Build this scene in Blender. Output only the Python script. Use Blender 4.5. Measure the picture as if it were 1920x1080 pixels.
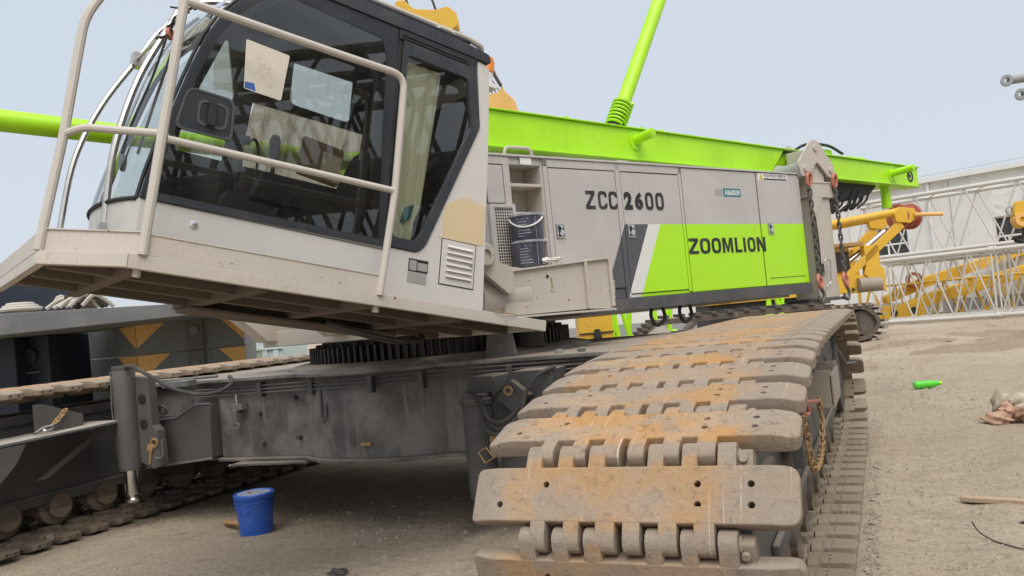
import bpy, bmesh, math, random
from mathutils import Vector, Matrix
random.seed(7)
for o in list(bpy.data.objects): bpy.data.objects.remove(o)
scn = bpy.context.scene
COL = scn.collection
rad = math.radians

# ------------------------------------------------------------ camera, sky, sun, exposure
cam_d = bpy.data.cameras.new('camera'); cam = bpy.data.objects.new('camera', cam_d); COL.objects.link(cam)
yaw, pit, rol = rad(24.1988), rad(2.1311), rad(5.4199)
F = Vector((-math.sin(yaw)*math.cos(pit), math.cos(yaw)*math.cos(pit), math.sin(pit)))
R0 = Vector((math.cos(yaw), math.sin(yaw), 0)); U0 = R0.cross(F)
Rv = R0*math.cos(rol) - U0*math.sin(rol); Uv = R0*math.sin(rol) + U0*math.cos(rol)
m = Matrix((Rv, Uv, -F)).transposed().to_4x4(); m.translation = Vector((0.31, 0, 1.722))
cam.matrix_world = m
cam_d.lens = 28.807; cam_d.sensor_width = 36; cam_d.clip_end = 2000; cam_d.clip_start = .05
scn.camera = cam

SUN_EL, SUN_AZ = rad(60), rad(145)      # azimuth: direction the light comes from, clockwise from +Y
world = bpy.data.worlds.new('World'); scn.world = world; world.use_nodes = True
wn = world.node_tree.nodes; wl = world.node_tree.links; wn.clear()
sky = wn.new('ShaderNodeTexSky'); sky.sky_type = 'NISHITA'; sky.sun_disc = False
sky.sun_elevation = SUN_EL; sky.sun_rotation = SUN_AZ; sky.dust_density = 4; sky.air_density = 1.0; sky.altitude = 50
veil = wn.new('ShaderNodeMix'); veil.data_type = 'RGBA'; veil.inputs[0].default_value = .82
veil.inputs[7].default_value = (4.75, 5.2, 5.75, 1)      # thin high overcast that whitens the sky
tcw = wn.new('ShaderNodeTexCoord'); nzw = wn.new('ShaderNodeTexNoise'); nzw.inputs['Scale'].default_value = 1.3; nzw.inputs['Detail'].default_value = 5
hz = wn.new('ShaderNodeMix'); hz.data_type = 'RGBA'; hz.inputs[6].default_value = (4.62, 5.2, 5.85, 1); hz.inputs[7].default_value = (4.95, 5.2, 5.6, 1)
wl.new(tcw.outputs['Generated'], nzw.inputs['Vector']); wl.new(nzw.outputs['Fac'], hz.inputs[0]); wl.new(hz.outputs[2], veil.inputs[7])
bg = wn.new('ShaderNodeBackground'); bg.inputs[1].default_value = .1
wo = wn.new('ShaderNodeOutputWorld')
wl.new(sky.outputs[0], veil.inputs[6]); wl.new(veil.outputs[2], bg.inputs[0]); wl.new(bg.outputs[0], wo.inputs[0])
sun_d = bpy.data.lights.new('sun', 'SUN'); sun_d.energy = 2.1; sun_d.angle = rad(55); sun_d.color = (1, .95, .87)
sun = bpy.data.objects.new('sun', sun_d); COL.objects.link(sun)
sd = Vector((math.sin(SUN_AZ)*math.cos(SUN_EL), math.cos(SUN_AZ)*math.cos(SUN_EL), math.sin(SUN_EL)))
sun.rotation_euler = sd.to_track_quat('Z', 'Y').to_euler()
scn.view_settings.view_transform = 'Standard'; scn.view_settings.look = 'None'
scn.view_settings.gamma = 1; scn.view_settings.exposure = 0.6; scn.view_settings.use_curve_mapping = False
scn.render.resolution_x = 1024; scn.render.resolution_y = 576

# ------------------------------------------------------------ materials
MATS = {}
def N_(nt, t, **k):
    n = nt.nodes.new(t)
    for a, b in k.items(): setattr(n, a, b)
    return n
def mixc(nt, fac, a, b, bt='MIX'):
    n = N_(nt, 'ShaderNodeMix', data_type='RGBA', blend_type=bt)
    for i, v in ((0, fac), (6, a), (7, b)):
        if hasattr(v, 'links') or isinstance(v, bpy.types.NodeSocket): nt.links.new(v, n.inputs[i])
        elif i == 0: n.inputs[0].default_value = v
        else: n.inputs[i].default_value = tuple(v)+(1,) if len(v) == 3 else v
    return n.outputs[2]
def noise(nt, vec, scale, detail=4, rough=.55, dist=0):
    n = N_(nt, 'ShaderNodeTexNoise'); n.inputs['Scale'].default_value = scale
    n.inputs['Detail'].default_value = detail; n.inputs['Roughness'].default_value = rough; n.inputs['Distortion'].default_value = dist
    nt.links.new(vec, n.inputs['Vector']); return n.outputs['Fac']
def ramp(nt, fac, lo, hi, a=0., b=1.):
    n = N_(nt, 'ShaderNodeMapRange', interpolation_type='SMOOTHSTEP')
    nt.links.new(fac, n.inputs[0])
    for i, v in zip((1, 2, 3, 4), (lo, hi, a, b)): n.inputs[i].default_value = v
    return n.outputs[0]
def mth(nt, op, a, b=0.):
    n = N_(nt, 'ShaderNodeMath', operation=op)
    for i, v in enumerate((a, b)):
        if isinstance(v, bpy.types.NodeSocket): nt.links.new(v, n.inputs[i])
        else: n.inputs[i].default_value = v
    return n.outputs[0]
def base(name):
    m = bpy.data.materials.new(name); m.use_nodes = True; nt = m.node_tree
    b = nt.nodes['Principled BSDF']; MATS[name] = m
    tc = N_(nt, 'ShaderNodeTexCoord')
    return m, nt, b, tc.outputs['Object']
def rndvec(nt, vec):
    oi = N_(nt, 'ShaderNodeObjectInfo'); c = N_(nt, 'ShaderNodeCombineXYZ')
    r = mth(nt, 'MULTIPLY', oi.outputs['Random'], 37.)
    for i in range(3): nt.links.new(r, c.inputs[i])
    v = N_(nt, 'ShaderNodeVectorMath', operation='ADD'); nt.links.new(vec, v.inputs[0]); nt.links.new(c.outputs[0], v.inputs[1])
    return v.outputs[0], oi.outputs['Random']
def bump(nt, b, h, strength, dist=.01):
    n = N_(nt, 'ShaderNodeBump'); n.inputs['Strength'].default_value = strength; n.inputs['Distance'].default_value = dist
    nt.links.new(h, n.inputs['Height']); nt.links.new(n.outputs[0], b.inputs['Normal'])
def paint(name, col, rough=.45, metal=0, dirt=(.28, .24, .19), amt=.35, scale=3., streak=.3, rust=0., bmp=.08, spec=.4, var=.06, top=None):
    """painted or bare metal: dust in patches, vertical runs, rust specks, uneven gloss, fine relief"""
    m, nt, b, vec = base(name)
    vec, rnd = rndvec(nt, vec)
    big = noise(nt, vec, scale*.6, 5, .6); fine = noise(nt, vec, scale*9, 6, .7)
    c = mixc(nt, ramp(nt, big, .3, .7), tuple(x*(1-var) for x in col), tuple(min(1, x*(1+var)) for x in col))
    mp = N_(nt, 'ShaderNodeMapping'); mp.inputs['Scale'].default_value = (14, 14, .7); nt.links.new(vec, mp.inputs[0])
    st = noise(nt, mp.outputs[0], 1.6, 4, .6)
    d = mth(nt, 'MULTIPLY', ramp(nt, big, .45, .75), ramp(nt, fine, .3, .7))
    d = mth(nt, 'MAXIMUM', mth(nt, 'MULTIPLY', d, amt), mth(nt, 'MULTIPLY', ramp(nt, st, .55, .8), streak*amt*1.4))
    c = mixc(nt, d, c, dirt)
    if rust:
        sp = noise(nt, vec, scale*5, 5, .6)
        c = mixc(nt, ramp(nt, sp, .72-rust*.16, .78-rust*.16), c, (.17, .07, .03))
    if top is not None:      # dust settled on faces that look up
        g = N_(nt, 'ShaderNodeNewGeometry'); s = N_(nt, 'ShaderNodeSeparateXYZ'); nt.links.new(g.outputs['True Normal'], s.inputs[0])
        c = mixc(nt, mth(nt, 'MULTIPLY', ramp(nt, s.outputs[2], .5, .95), ramp(nt, fine, .1, .6, .55, .95)), c, top)
    nt.links.new(c, b.inputs['Base Color'])
    nt.links.new(ramp(nt, mth(nt, 'ADD', d, mth(nt, 'MULTIPLY', fine, .3)), 0, .8, rough, min(1, rough+.3)), b.inputs['Roughness'])
    b.inputs['Metallic'].default_value = metal; b.inputs['Specular IOR Level'].default_value = spec
    if bmp: bump(nt, b, mth(nt, 'ADD', fine, mth(nt, 'MULTIPLY', big, .6)), bmp, .006)
    return m
BEIGE = (.50, .455, .395); GREY = (.47, .445, .425); LIME = (.40, .77, .012)
paint('cab_paint', (.58, .56, .525), .38, amt=.3, streak=.25, scale=2)
paint('beige_paint', BEIGE, .5, amt=.5, rust=.35, scale=4)
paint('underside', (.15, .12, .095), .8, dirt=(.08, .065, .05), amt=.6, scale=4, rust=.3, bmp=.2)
paint('beige_dirty', (.30, .26, .21), .7, dirt=(.15, .12, .09), amt=.6, scale=5, rust=.3)
paint('rail_paint', (.50, .46, .41), .45, amt=.4, rust=.2, scale=8)
paint('lime_paint', LIME, .38, dirt=(.26, .34, .08), amt=.3, scale=2.5, streak=.5, spec=.45, bmp=.12, var=.1)
paint('dark_trim', (.035, .038, .045), .4, dirt=(.2, .18, .16), amt=.3, scale=5)
paint('door_frame', (.03, .032, .037), .3, dirt=(.2, .19, .17), amt=.15, scale=4)
paint('rail_dark', (.075, .075, .08), .55, amt=.35, scale=5)
paint('black_steel', (.07, .068, .065), .55, dirt=(.15, .14, .125), amt=.5, scale=3, rust=.12, bmp=.15, top=(.27, .23, .18))
paint('body_steel', (.14, .133, .123), .5, dirt=(.27, .255, .23), amt=1., scale=3.4, streak=.7, var=.45, rust=.12, bmp=.15, top=(.30, .25, .2))
paint('jack_steel', (.105, .10, .093), .5, dirt=(.14, .13, .12), amt=.4, scale=5, bmp=.08)
paint('gear_steel', (.035, .032, .03), .45, dirt=(.12, .09, .06), amt=.5, scale=5, metal=.3)
paint('chrome', (.68, .68, .66), .14, metal=1, dirt=(.2, .17, .14), amt=.2, scale=6, bmp=0)
paint('stainless', (.55, .53, .50), .3, metal=.9, amt=.25, scale=6, bmp=.04)
paint('chain_steel', (.13, .12, .11), .5, metal=.5, dirt=(.25, .2, .15), amt=.5, scale=20, rust=.3)
paint('chain_rust', (.36, .22, .10), .75, dirt=(.4, .28, .16), amt=.6, scale=20)
paint('red_paint', (.48, .17, .12), .5, amt=.5, scale=10)
paint('rubber', (.018, .018, .018), .6, dirt=(.18, .16, .14), amt=.35, scale=8)
paint('hose_rubber', (.05, .048, .045), .65, dirt=(.2, .17, .14), amt=.5, scale=10)
paint('yellow_paint', (.66, .39, .035), .45, dirt=(.28, .2, .1), amt=.6, scale=2, rust=.15)
paint('red_drum', (.36, .10, .06), .55, dirt=(.2, .12, .08), amt=.5, scale=3)
paint('lattice_paint', (.58, .56, .52), .5, dirt=(.3, .22, .15), amt=.5, scale=3, rust=.2)
paint('tube_grey', (.33, .34, .34), .5, amt=.3, rust=.2)
paint('orange_paint', (.74, .42, .13), .5, dirt=(.25, .15, .08), amt=.5, scale=4, rust=.2)
paint('ballast_grey', (.17, .18, .175), .6, dirt=(.08, .075, .07), amt=.6, scale=1.6, streak=.8, rust=.1, bmp=.12, top=(.4, .37, .32))
paint('navy_paint', (.012, .018, .032), .42, dirt=(.12, .12, .12), amt=.25, scale=3)
paint('tray_steel', (.13, .135, .14), .6, dirt=(.3, .27, .23), amt=.5, scale=3, rust=.15, top=(.42, .38, .33))
paint('pale_blue', (.50, .60, .60), .6, dirt=(.45, .4, .32), amt=.4, scale=1.5)
paint('white_wall', (.76, .76, .73), .85, dirt=(.36, .34, .31), amt=.75, scale=.5, streak=.6, bmp=.15, var=.12)
paint('white_trim', (.75, .75, .73), .6, amt=.2)
paint('seat_fabric', (.022, .022, .024), .85, amt=.15, scale=12, bmp=.2)
paint('interior_dark', (.03, .031, .034), .7, amt=.1)
paint('blue_plastic', (.022, .11, .50), .34, dirt=(.25, .27, .36), amt=.55, scale=7, streak=.3, bmp=.03, spec=.5)
paint('lid_plastic', (.30, .36, .48), .4, dirt=(.5, .45, .4), amt=.5, scale=9)
paint('tin_dark', (.045, .045, .075), .3, dirt=(.45, .45, .5), amt=.3, scale=9, spec=.6)
paint('tin_band', (.42, .43, .48), .3, metal=.5, amt=.2, scale=9)
paint('white_plastic', (.72, .71, .68), .4, amt=.2, scale=8)
paint('cloth_white', (.72, .70, .64), .9, dirt=(.5, .42, .32), amt=.4, scale=14, bmp=.3)
paint('cloth_pink', (.46, .29, .21), .9, dirt=(.3, .2, .14), amt=.5, scale=10, bmp=.4)
paint('cloth_pale', (.48, .42, .33), .9, dirt=(.4, .34, .25), amt=.5, scale=10, bmp=.4)
paint('bottle_green', (.10, .62, .05), .25, amt=.1, scale=10, bmp=0)
paint('plank_wood', (.42, .32, .22), .8, dirt=(.22, .16, .11), amt=.6, scale=6, bmp=.4)
paint('wire_dark', (.06, .05, .045), .7, amt=.4)
def putty_mat():
    m, nt, b, vec = base('putty'); s = N_(nt, 'ShaderNodeSeparateXYZ'); nt.links.new(vec, s.inputs[0])
    n = noise(nt, vec, 14, 5, .65); j = mth(nt, 'MULTIPLY', mth(nt, 'SUBTRACT', n, .5), .16)
    f = mth(nt, 'MULTIPLY', ramp(nt, mth(nt, 'ADD', s.outputs[2], j), .42, .33), ramp(nt, mth(nt, 'ADD', s.outputs[0], j), -.455, -.40))
    n2 = noise(nt, vec, 5, 5, .6)
    pc = mixc(nt, n2, (.58, .44, .25), (.66, .53, .34))
    nt.links.new(mixc(nt, f, (.58, .56, .525), pc), b.inputs['Base Color']); b.inputs['Roughness'].default_value = .6
    bump(nt, b, n, .15, .004)
putty_mat()
paint('plate_metal', (.40, .38, .35), .4, metal=.3, dirt=(.2, .19, .18), amt=.6, scale=30)
paint('letter_dark', (.022, .022, .024), .5, dirt=(.3, .28, .26), amt=.3, scale=8, bmp=0)
paint('letter_white', (.75, .76, .74), .5, amt=.2)
paint('sticker_teal', (.02, .17, .20), .4, amt=.2, scale=10)
paint('sticker_yellow', (.62, .46, .03), .5, amt=.2)
paint('paper', (.64, .59, .50), .8, dirt=(.3, .25, .2), amt=.75, scale=9, bmp=.3)
paint('box_brown', (.24, .15, .085), .8, amt=.4, scale=9)
paint('wet_earth', (.27, .205, .15), .95, dirt=(.32, .25, .18), amt=.6, scale=3, bmp=.5)
paint('stone', (.33, .28, .22), .9, dirt=(.2, .17, .13), amt=.5, scale=8, bmp=.4)
paint('clutter', (.48, .45, .40), .8, dirt=(.15, .13, .11), amt=.6, scale=8)
paint('blue_paint', (.04, .12, .38), .5, amt=.2)
paint('amber', (.75, .22, .02), .3, amt=.1, bmp=0)
paint('brush', (.30, .26, .16), .95, amt=.5, scale=10)

def shoe_mat(name, a, r_, g, rust):
    m, nt, b, vec0 = base(name)
    vec, rnd = rndvec(nt, vec0)
    s = N_(nt, 'ShaderNodeSeparateXYZ'); nt.links.new(vec0, s.inputs[0])
    mp = N_(nt, 'ShaderNodeMapping'); mp.inputs['Scale'].default_value = (1.2, 1.7, 1.); nt.links.new(vec, mp.inputs[0])
    n1 = noise(nt, mp.outputs[0], 2.8, 4, .5, .15); n2 = noise(nt, vec, 75, 6, .8); n3 = noise(nt, vec, 5.5, 4, .55); n4 = noise(nt, vec, 24, 6, .75)
    c = mixc(nt, ramp(nt, n1, .40, .62), a, r_)
    ax_ = mth(nt, 'ABSOLUTE', mth(nt, 'ADD', s.outputs[0], .05)); jit = mth(nt, 'MULTIPLY', mth(nt, 'SUBTRACT', n3, .5), .5)
    ends = ramp(nt, mth(nt, 'ADD', ax_, jit), .34, .46)
    tips = ramp(nt, mth(nt, 'ADD', mth(nt, 'ABSOLUTE', s.outputs[1]), mth(nt, 'MULTIPLY', jit, .4)), .115, .15)
    patch = ramp(nt, n3, .50, .62)
    gf = mth(nt, 'MAXIMUM', mth(nt, 'MAXIMUM', ends, tips), mth(nt, 'MULTIPLY', patch, .8))
    c = mixc(nt, mth(nt, 'MULTIPLY', gf, rust), c, g)
    c = mixc(nt, ramp(nt, n4, .52, .68, 0, .7), c, tuple(x*.38 for x in a))
    c = mixc(nt, ramp(nt, n2, .56, .68, 0, .6), c, tuple(x*.4 for x in a))
    c = mixc(nt, ramp(nt, n2, .42, .32, 0, .65), c, (.55, .47, .37))
    c = mixc(nt, ramp(nt, mth(nt, 'ADD', s.outputs[2], mth(nt, 'MULTIPLY', jit, .05)), -.022, -.045, 0, .75), c, (.23, .18, .13))
    mp2 = N_(nt, 'ShaderNodeMapping'); mp2.inputs['Scale'].default_value = (70, 1.6, 2); mp2.inputs['Rotation'].default_value = (0, 0, .28); nt.links.new(vec, mp2.inputs[0])
    sc = noise(nt, mp2.outputs[0], 1.2, 3, .5)
    c = mixc(nt, mth(nt, 'MULTIPLY', ramp(nt, sc, .64, .72), ramp(nt, n1, .47, .56, 0, .8)), c, (.56, .49, .41))
    c = mixc(nt, ramp(nt, rnd, .3, 1, 0, .45), c, g)
    nt.links.new(c, b.inputs['Base Color']); b.inputs['Roughness'].default_value = .8; b.inputs['Specular IOR Level'].default_value = .22
    bump(nt, b, mth(nt, 'ADD', mth(nt, 'MULTIPLY', n2, .35), mth(nt, 'ADD', mth(nt, 'MULTIPLY', n4, .8), mth(nt, 'MULTIPLY', n3, .8))), .8, .012)
shoe_mat('shoe_rust', (.41, .285, .185), (.44, .245, .095), (.285, .245, .205), .8)
shoe_mat('shoe_dust', (.33, .28, .215), (.31, .25, .185), (.34, .29, .23), 1.)
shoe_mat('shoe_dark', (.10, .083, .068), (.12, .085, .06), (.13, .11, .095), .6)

def house_mat():
    m, nt, b, vec = base('house_paint')
    s = N_(nt, 'ShaderNodeSeparateXYZ'); nt.links.new(vec, s.inputs[0])
    t = mth(nt, 'SUBTRACT', s.outputs[0], mth(nt, 'MULTIPLY', mth(nt, 'SUBTRACT', s.outputs[2], 1.8), .53))
    low = mth(nt, 'LESS_THAN', s.outputs[2], 2.6)
    big = noise(nt, vec, 1.3, 5, .6); fine = noise(nt, vec, 22, 6, .7)
    grey = mixc(nt, ramp(nt, big, .3, .7), tuple(x*.93 for x in GREY), tuple(x*1.05 for x in GREY))
    c = mixc(nt, mth(nt, 'MULTIPLY', low, mth(nt, 'GREATER_THAN', t, 1.035)), grey, (.085, .085, .095))
    c = mixc(nt, mth(nt, 'MULTIPLY', low, mth(nt, 'GREATER_THAN', t, 1.40)), c, (.66, .67, .64))
    c = mixc(nt, mth(nt, 'MULTIPLY', low, mth(nt, 'GREATER_THAN', t, 1.597)), c, LIME)
    mp = N_(nt, 'ShaderNodeMapping'); mp.inputs['Scale'].default_value = (9, 9, .5); nt.links.new(vec, mp.inputs[0])
    st = noise(nt, mp.outputs[0], 1.7, 4, .6)
    d = mth(nt, 'MULTIPLY', ramp(nt, st, .55, .8), .2)
    d = mth(nt, 'ADD', d, mth(nt, 'MULTIPLY', ramp(nt, fine, .62, .75), mth(nt, 'MULTIPLY', ramp(nt, big, .45, .6), .25)))
    c = mixc(nt, d, c, (.36, .33, .29))
    nt.links.new(c, b.inputs['Base Color'])
    nt.links.new(ramp(nt, mth(nt, 'ADD', d, mth(nt, 'MULTIPLY', big, .3)), 0, .7, .3, .6), b.inputs['Roughness'])
    b.inputs['Specular IOR Level'].default_value = .4
    bump(nt, b, mth(nt, 'ADD', mth(nt, 'MULTIPLY', big, 3.), mth(nt, 'MULTIPLY', fine, .12)), .3, .012)
house_mat()

def glass_mat(name, tint, rough=.0, ior=1.45, dirt=.12):
    m, nt, b, vec = base(name); nt.nodes.remove(b)
    out = nt.nodes['Material Output']
    tr = N_(nt, 'ShaderNodeBsdfTransparent'); tr.inputs[0].default_value = tint+(1,)
    gl = N_(nt, 'ShaderNodeBsdfGlossy'); gl.inputs['Roughness'].default_value = rough; gl.inputs['Color'].default_value = (.95, .97, 1, 1)
    fr = N_(nt, 'ShaderNodeFresnel'); fr.inputs[0].default_value = ior
    mx = N_(nt, 'ShaderNodeMixShader'); nt.links.new(fr.outputs[0], mx.inputs[0]); nt.links.new(tr.outputs[0], mx.inputs[1]); nt.links.new(gl.outputs[0], mx.inputs[2])
    df = N_(nt, 'ShaderNodeBsdfDiffuse'); df.inputs[0].default_value = (.5, .46, .4, 1)
    mp = N_(nt, 'ShaderNodeMapping'); mp.inputs['Scale'].default_value = (5, 5, 1.2); nt.links.new(vec, mp.inputs[0])
    n = noise(nt, mp.outputs[0], 3, 6, .7)
    mx2 = N_(nt, 'ShaderNodeMixShader'); nt.links.new(ramp(nt, n, .45, .8, dirt*.25, dirt), mx2.inputs[0])
    nt.links.new(mx.outputs[0], mx2.inputs[1]); nt.links.new(df.outputs[0], mx2.inputs[2]); nt.links.new(mx2.outputs[0], out.inputs[0])
glass_mat('cab_glass', (.88, .88, .84), ior=1.5, dirt=.035)
glass_mat('front_glass', (.88, .91, .9), ior=1.5, dirt=.14)
glass_mat('rear_glass', (.95, .95, .91), ior=1.42, dirt=.03)
glass_mat('film', (.82, .78, .7), .15, 1.4, .35)
glass_mat('filmed_glass', (.86, .80, .70), .05, 1.4, .75)
glass_mat('house_window', (.08, .1, .12), ior=1.6, dirt=.2)
def curtain_mat():
    m, nt, b, vec = base('curtain_cloth')
    b.inputs['Base Color'].default_value = (.52, .56, .36, 1); b.inputs['Roughness'].default_value = .9
    b.inputs['Transmission Weight'].default_value = 0
    mp = N_(nt, 'ShaderNodeMapping'); mp.inputs['Scale'].default_value = (30, 30, .6); nt.links.new(vec, mp.inputs[0])
    n = noise(nt, mp.outputs[0], 1.4, 3)
    nt.links.new(mixc(nt, n, (.62, .66, .48), (.88, .9, .74)), b.inputs['Base Color'])
curtain_mat()
def mesh_mat():
    m, nt, b, vec = base('perforated_sheet')
    s = N_(nt, 'ShaderNodeSeparateXYZ'); nt.links.new(vec, s.inputs[0])
    k = 2*math.pi/.055
    a = mth(nt, 'MULTIPLY', mth(nt, 'SINE', mth(nt, 'MULTIPLY', s.outputs[0], k)), mth(nt, 'SINE', mth(nt, 'MULTIPLY', s.outputs[2], k)))
    hole = mth(nt, 'GREATER_THAN', mth(nt, 'ABSOLUTE', a), .42)
    nt.links.new(mixc(nt, hole, (.47, .44, .40), (.012, .012, .012)), b.inputs['Base Color']); b.inputs['Roughness'].default_value = .7
mesh_mat()
def ground_mat():
    m, nt, b, vec = base('dirt')
    n1 = noise(nt, vec, .22, 6, .6); n2 = noise(nt, vec, 1.7, 8, .65); n3 = noise(nt, vec, 24, 8, .75); n4 = noise(nt, vec, .07, 4)
    mp = N_(nt, 'ShaderNodeMapping'); mp.inputs['Scale'].default_value = (1.6, .16, 1); mp.inputs['Rotation'].default_value = (0, 0, .9); nt.links.new(vec, mp.inputs[0])
    n5 = noise(nt, mp.outputs[0], .9, 6, .65)
    c = mixc(nt, ramp(nt, n1, .3, .7), (.365, .295, .22), (.465, .39, .305))
    c = mixc(nt, ramp(nt, n2, .5, .75, 0, .6), c, (.32, .25, .18))
    c = mixc(nt, ramp(nt, n5, .56, .72, 0, .7), c, (.20, .15, .105))
    c = mixc(nt, ramp(nt, n2, .42, .22, 0, .5), c, (.58, .50, .41))
    c = mixc(nt, ramp(nt, n3, .51, .68, 0, .8), c, (.20, .165, .125))
    n8 = noise(nt, vec, 7, 6, .7); c = mixc(nt, ramp(nt, n8, .53, .66, 0, .6), c, (.26, .21, .16))
    c = mixc(nt, ramp(nt, n3, .38, .2, 0, .45), c, (.58, .51, .42))
    c = mixc(nt, ramp(nt, n4, .55, .7, 0, .3), c, (.46, .43, .38))
    n6 = noise(nt, vec, .55, 5, .7, .6)
    c = mixc(nt, ramp(nt, n6, .60, .70, 0, .5), c, (.25, .21, .165))
    mp3 = N_(nt, 'ShaderNodeMapping'); mp3.inputs['Scale'].default_value = (.9, 9, 1); mp3.inputs['Rotation'].default_value = (0, 0, .1); nt.links.new(vec, mp3.inputs[0])
    n7 = noise(nt, mp3.outputs[0], .8, 4, .6)
    c = mixc(nt, mth(nt, 'MULTIPLY', ramp(nt, n7, .55, .68), ramp(nt, n1, .45, .6, 0, .45)), c, (.28, .225, .165))
    nt.links.new(c, b.inputs['Base Color']); b.inputs['Roughness'].default_value = .95; b.inputs['Specular IOR Level'].default_value = .15
    h = mth(nt, 'ADD', mth(nt, 'MULTIPLY', n3, .35), mth(nt, 'ADD', mth(nt, 'MULTIPLY', n2, 1.), mth(nt, 'MULTIPLY', n5, 1.)))
    bump(nt, b, mth(nt, 'ADD', h, mth(nt, 'MULTIPLY', n8, .8)), 1., .05)
ground_mat()

# ------------------------------------------------------------ mesh helpers
def auto(me, ang):
    for p in me.polygons: p.use_smooth = True
    me.set_sharp_from_angle(angle=rad(ang))
def wnormals(me, ang=50):       # area-weighted normals, so that flat faces stay flat beside their bevels
    for p in me.polygons: p.use_smooth = True
    fn = [p.normal.copy() for p in me.polygons]; fw = [p.area for p in me.polygons]; ca = math.cos(rad(ang))
    vf = [[] for _ in me.vertices]
    for p in me.polygons:
        for v in p.vertices: vf[v].append(p.index)
    out = [None]*len(me.loops)
    for p in me.polygons:
        n0 = fn[p.index]
        for li in p.loop_indices:
            n = Vector((0, 0, 0))
            for q in vf[me.loops[li].vertex_index]:
                if fn[q].dot(n0) > ca: n += fn[q]*fw[q]
            out[li] = n.normalized() if n.length > 0 else n0
    me.normals_split_custom_set(out)
AX = {'x': (1, 2, 0), 'y': (0, 2, 1), 'z': (0, 1, 2)}
class MB:
    def __init__(s, tf=None): s.v = []; s.f = []; s.m = []; s.tf = tf
    def add(s, vs, fs, mi=0):
        k = len(s.v)
        for p in vs:
            p = tuple(p); s.v.append(s.tf(p) if s.tf else p)
        for q in fs: s.f.append([i+k for i in q]); s.m.append(mi)
        return s
    def box(s, lo, hi, mi=0, rot=None):
        (a, b, c), (d, e, f) = lo, hi
        vs = [(x, y, z) for x in (a, d) for y in (b, e) for z in (c, f)]
        if rot:
            ce = Vector(((a+d)/2, (b+e)/2, (c+f)/2)); vs = [tuple(ce + rot @ (Vector(p)-ce)) for p in vs]
        return s.add(vs, [(0, 1, 3, 2), (4, 6, 7, 5), (0, 4, 5, 1), (2, 3, 7, 6), (0, 2, 6, 4), (1, 5, 7, 3)], mi)
    def prism(s, poly, ax, t0, t1, mi=0):
        i, j, k = AX[ax]; n = len(poly); vs = []
        for t in (t0, t1):
            for p in poly:
                q = [0, 0, 0]; q[i], q[j], q[k] = p[0], p[1], t; vs.append(q)
        return s.add(vs, [list(range(n)), list(range(2*n-1, n-1, -1))]+[(a, (a+1) % n, n+(a+1) % n, n+a) for a in range(n)], mi)
    def ring(s, outer, inner, ax, t0, t1, mi=0):
        i, j, k = AX[ax]; n = len(outer); vs = []
        for t in (t0, t1):
            for poly in (outer, inner):
                for p in poly:
                    q = [0, 0, 0]; q[i], q[j], q[k] = p[0], p[1], t; vs.append(q)
        fs = []
        for a in range(n):
            b = (a+1) % n
            fs += [(a, b, n+b, n+a), (2*n+a, 3*n+a, 3*n+b, 2*n+b), (a, 2*n+a, 2*n+b, b), (n+a, n+b, 3*n+b, 3*n+a)]
        return s.add(vs, fs, mi)
    def tube(s, pts, r, n=8, closed=False, mi=0):
        P = [Vector(p) for p in pts]; L = len(P)
        rs = r if isinstance(r, (list, tuple)) else [r]*L
        T = []
        for i in range(L):
            a = P[(i-1) % L] if (closed or i > 0) else P[i]; b = P[(i+1) % L] if (closed or i < L-1) else P[i]
            t = (b-a); T.append(t.normalized() if t.length > 1e-9 else Vector((0, 0, 1)))
        up = Vector((0, 0, 1)) if abs(T[0].z) < .9 else Vector((1, 0, 0))
        u = T[0].cross(up).normalized(); vs = []
        for i in range(L):
            u = (u - T[i]*u.dot(T[i])).normalized(); w = T[i].cross(u)
            for k in range(n):
                a = 2*math.pi*k/n; vs.append(P[i]+(u*math.cos(a)+w*math.sin(a))*rs[i])
        fs = []
        for i in range(L if closed else L-1):
            j = (i+1) % L
            for k in range(n):
                q = (k+1) % n; fs.append((i*n+k, i*n+q, j*n+q, j*n+k))
        if not closed: fs += [list(range(n-1, -1, -1)), list(range((L-1)*n, L*n))]
        return s.add(vs, fs, mi)
    def cyl(s, p0, p1, r0, r1=None, n=16, mi=0):
        r1 = r0 if r1 is None else r1
        return s.tube([p0, p1], [r0, r1], n, False, mi)
    def lathe(s, prof, o, ax, n=24, mi=0, closed=False):
        o = Vector(o); ax = Vector(ax).normalized(); up = Vector((0, 0, 1)) if abs(ax.z) < .9 else Vector((1, 0, 0))
        u = ax.cross(up).normalized(); w = ax.cross(u); vs = []; L = len(prof)
        for r, h in prof:
            for k in range(n):
                a = 2*math.pi*k/n; vs.append(o+ax*h+(u*math.cos(a)+w*math.sin(a))*r)
        fs = []
        for i in range(L if closed else L-1):
            j = (i+1) % L
            for k in range(n): q = (k+1) % n; fs.append((i*n+k, i*n+q, j*n+q, j*n+k))
        if not closed: fs += [list(range(n)), list(range((L-1)*n, L*n))]
        return s.add(vs, fs, mi)
    def grid(s, fn, nu, nv, mi=0):
        vs = [fn(i/nu, j/nv) for i in range(nu+1) for j in range(nv+1)]
        return s.add(vs, [(i*(nv+1)+j, (i+1)*(nv+1)+j, (i+1)*(nv+1)+j+1, i*(nv+1)+j+1) for i in range(nu) for j in range(nv)], mi)
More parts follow.
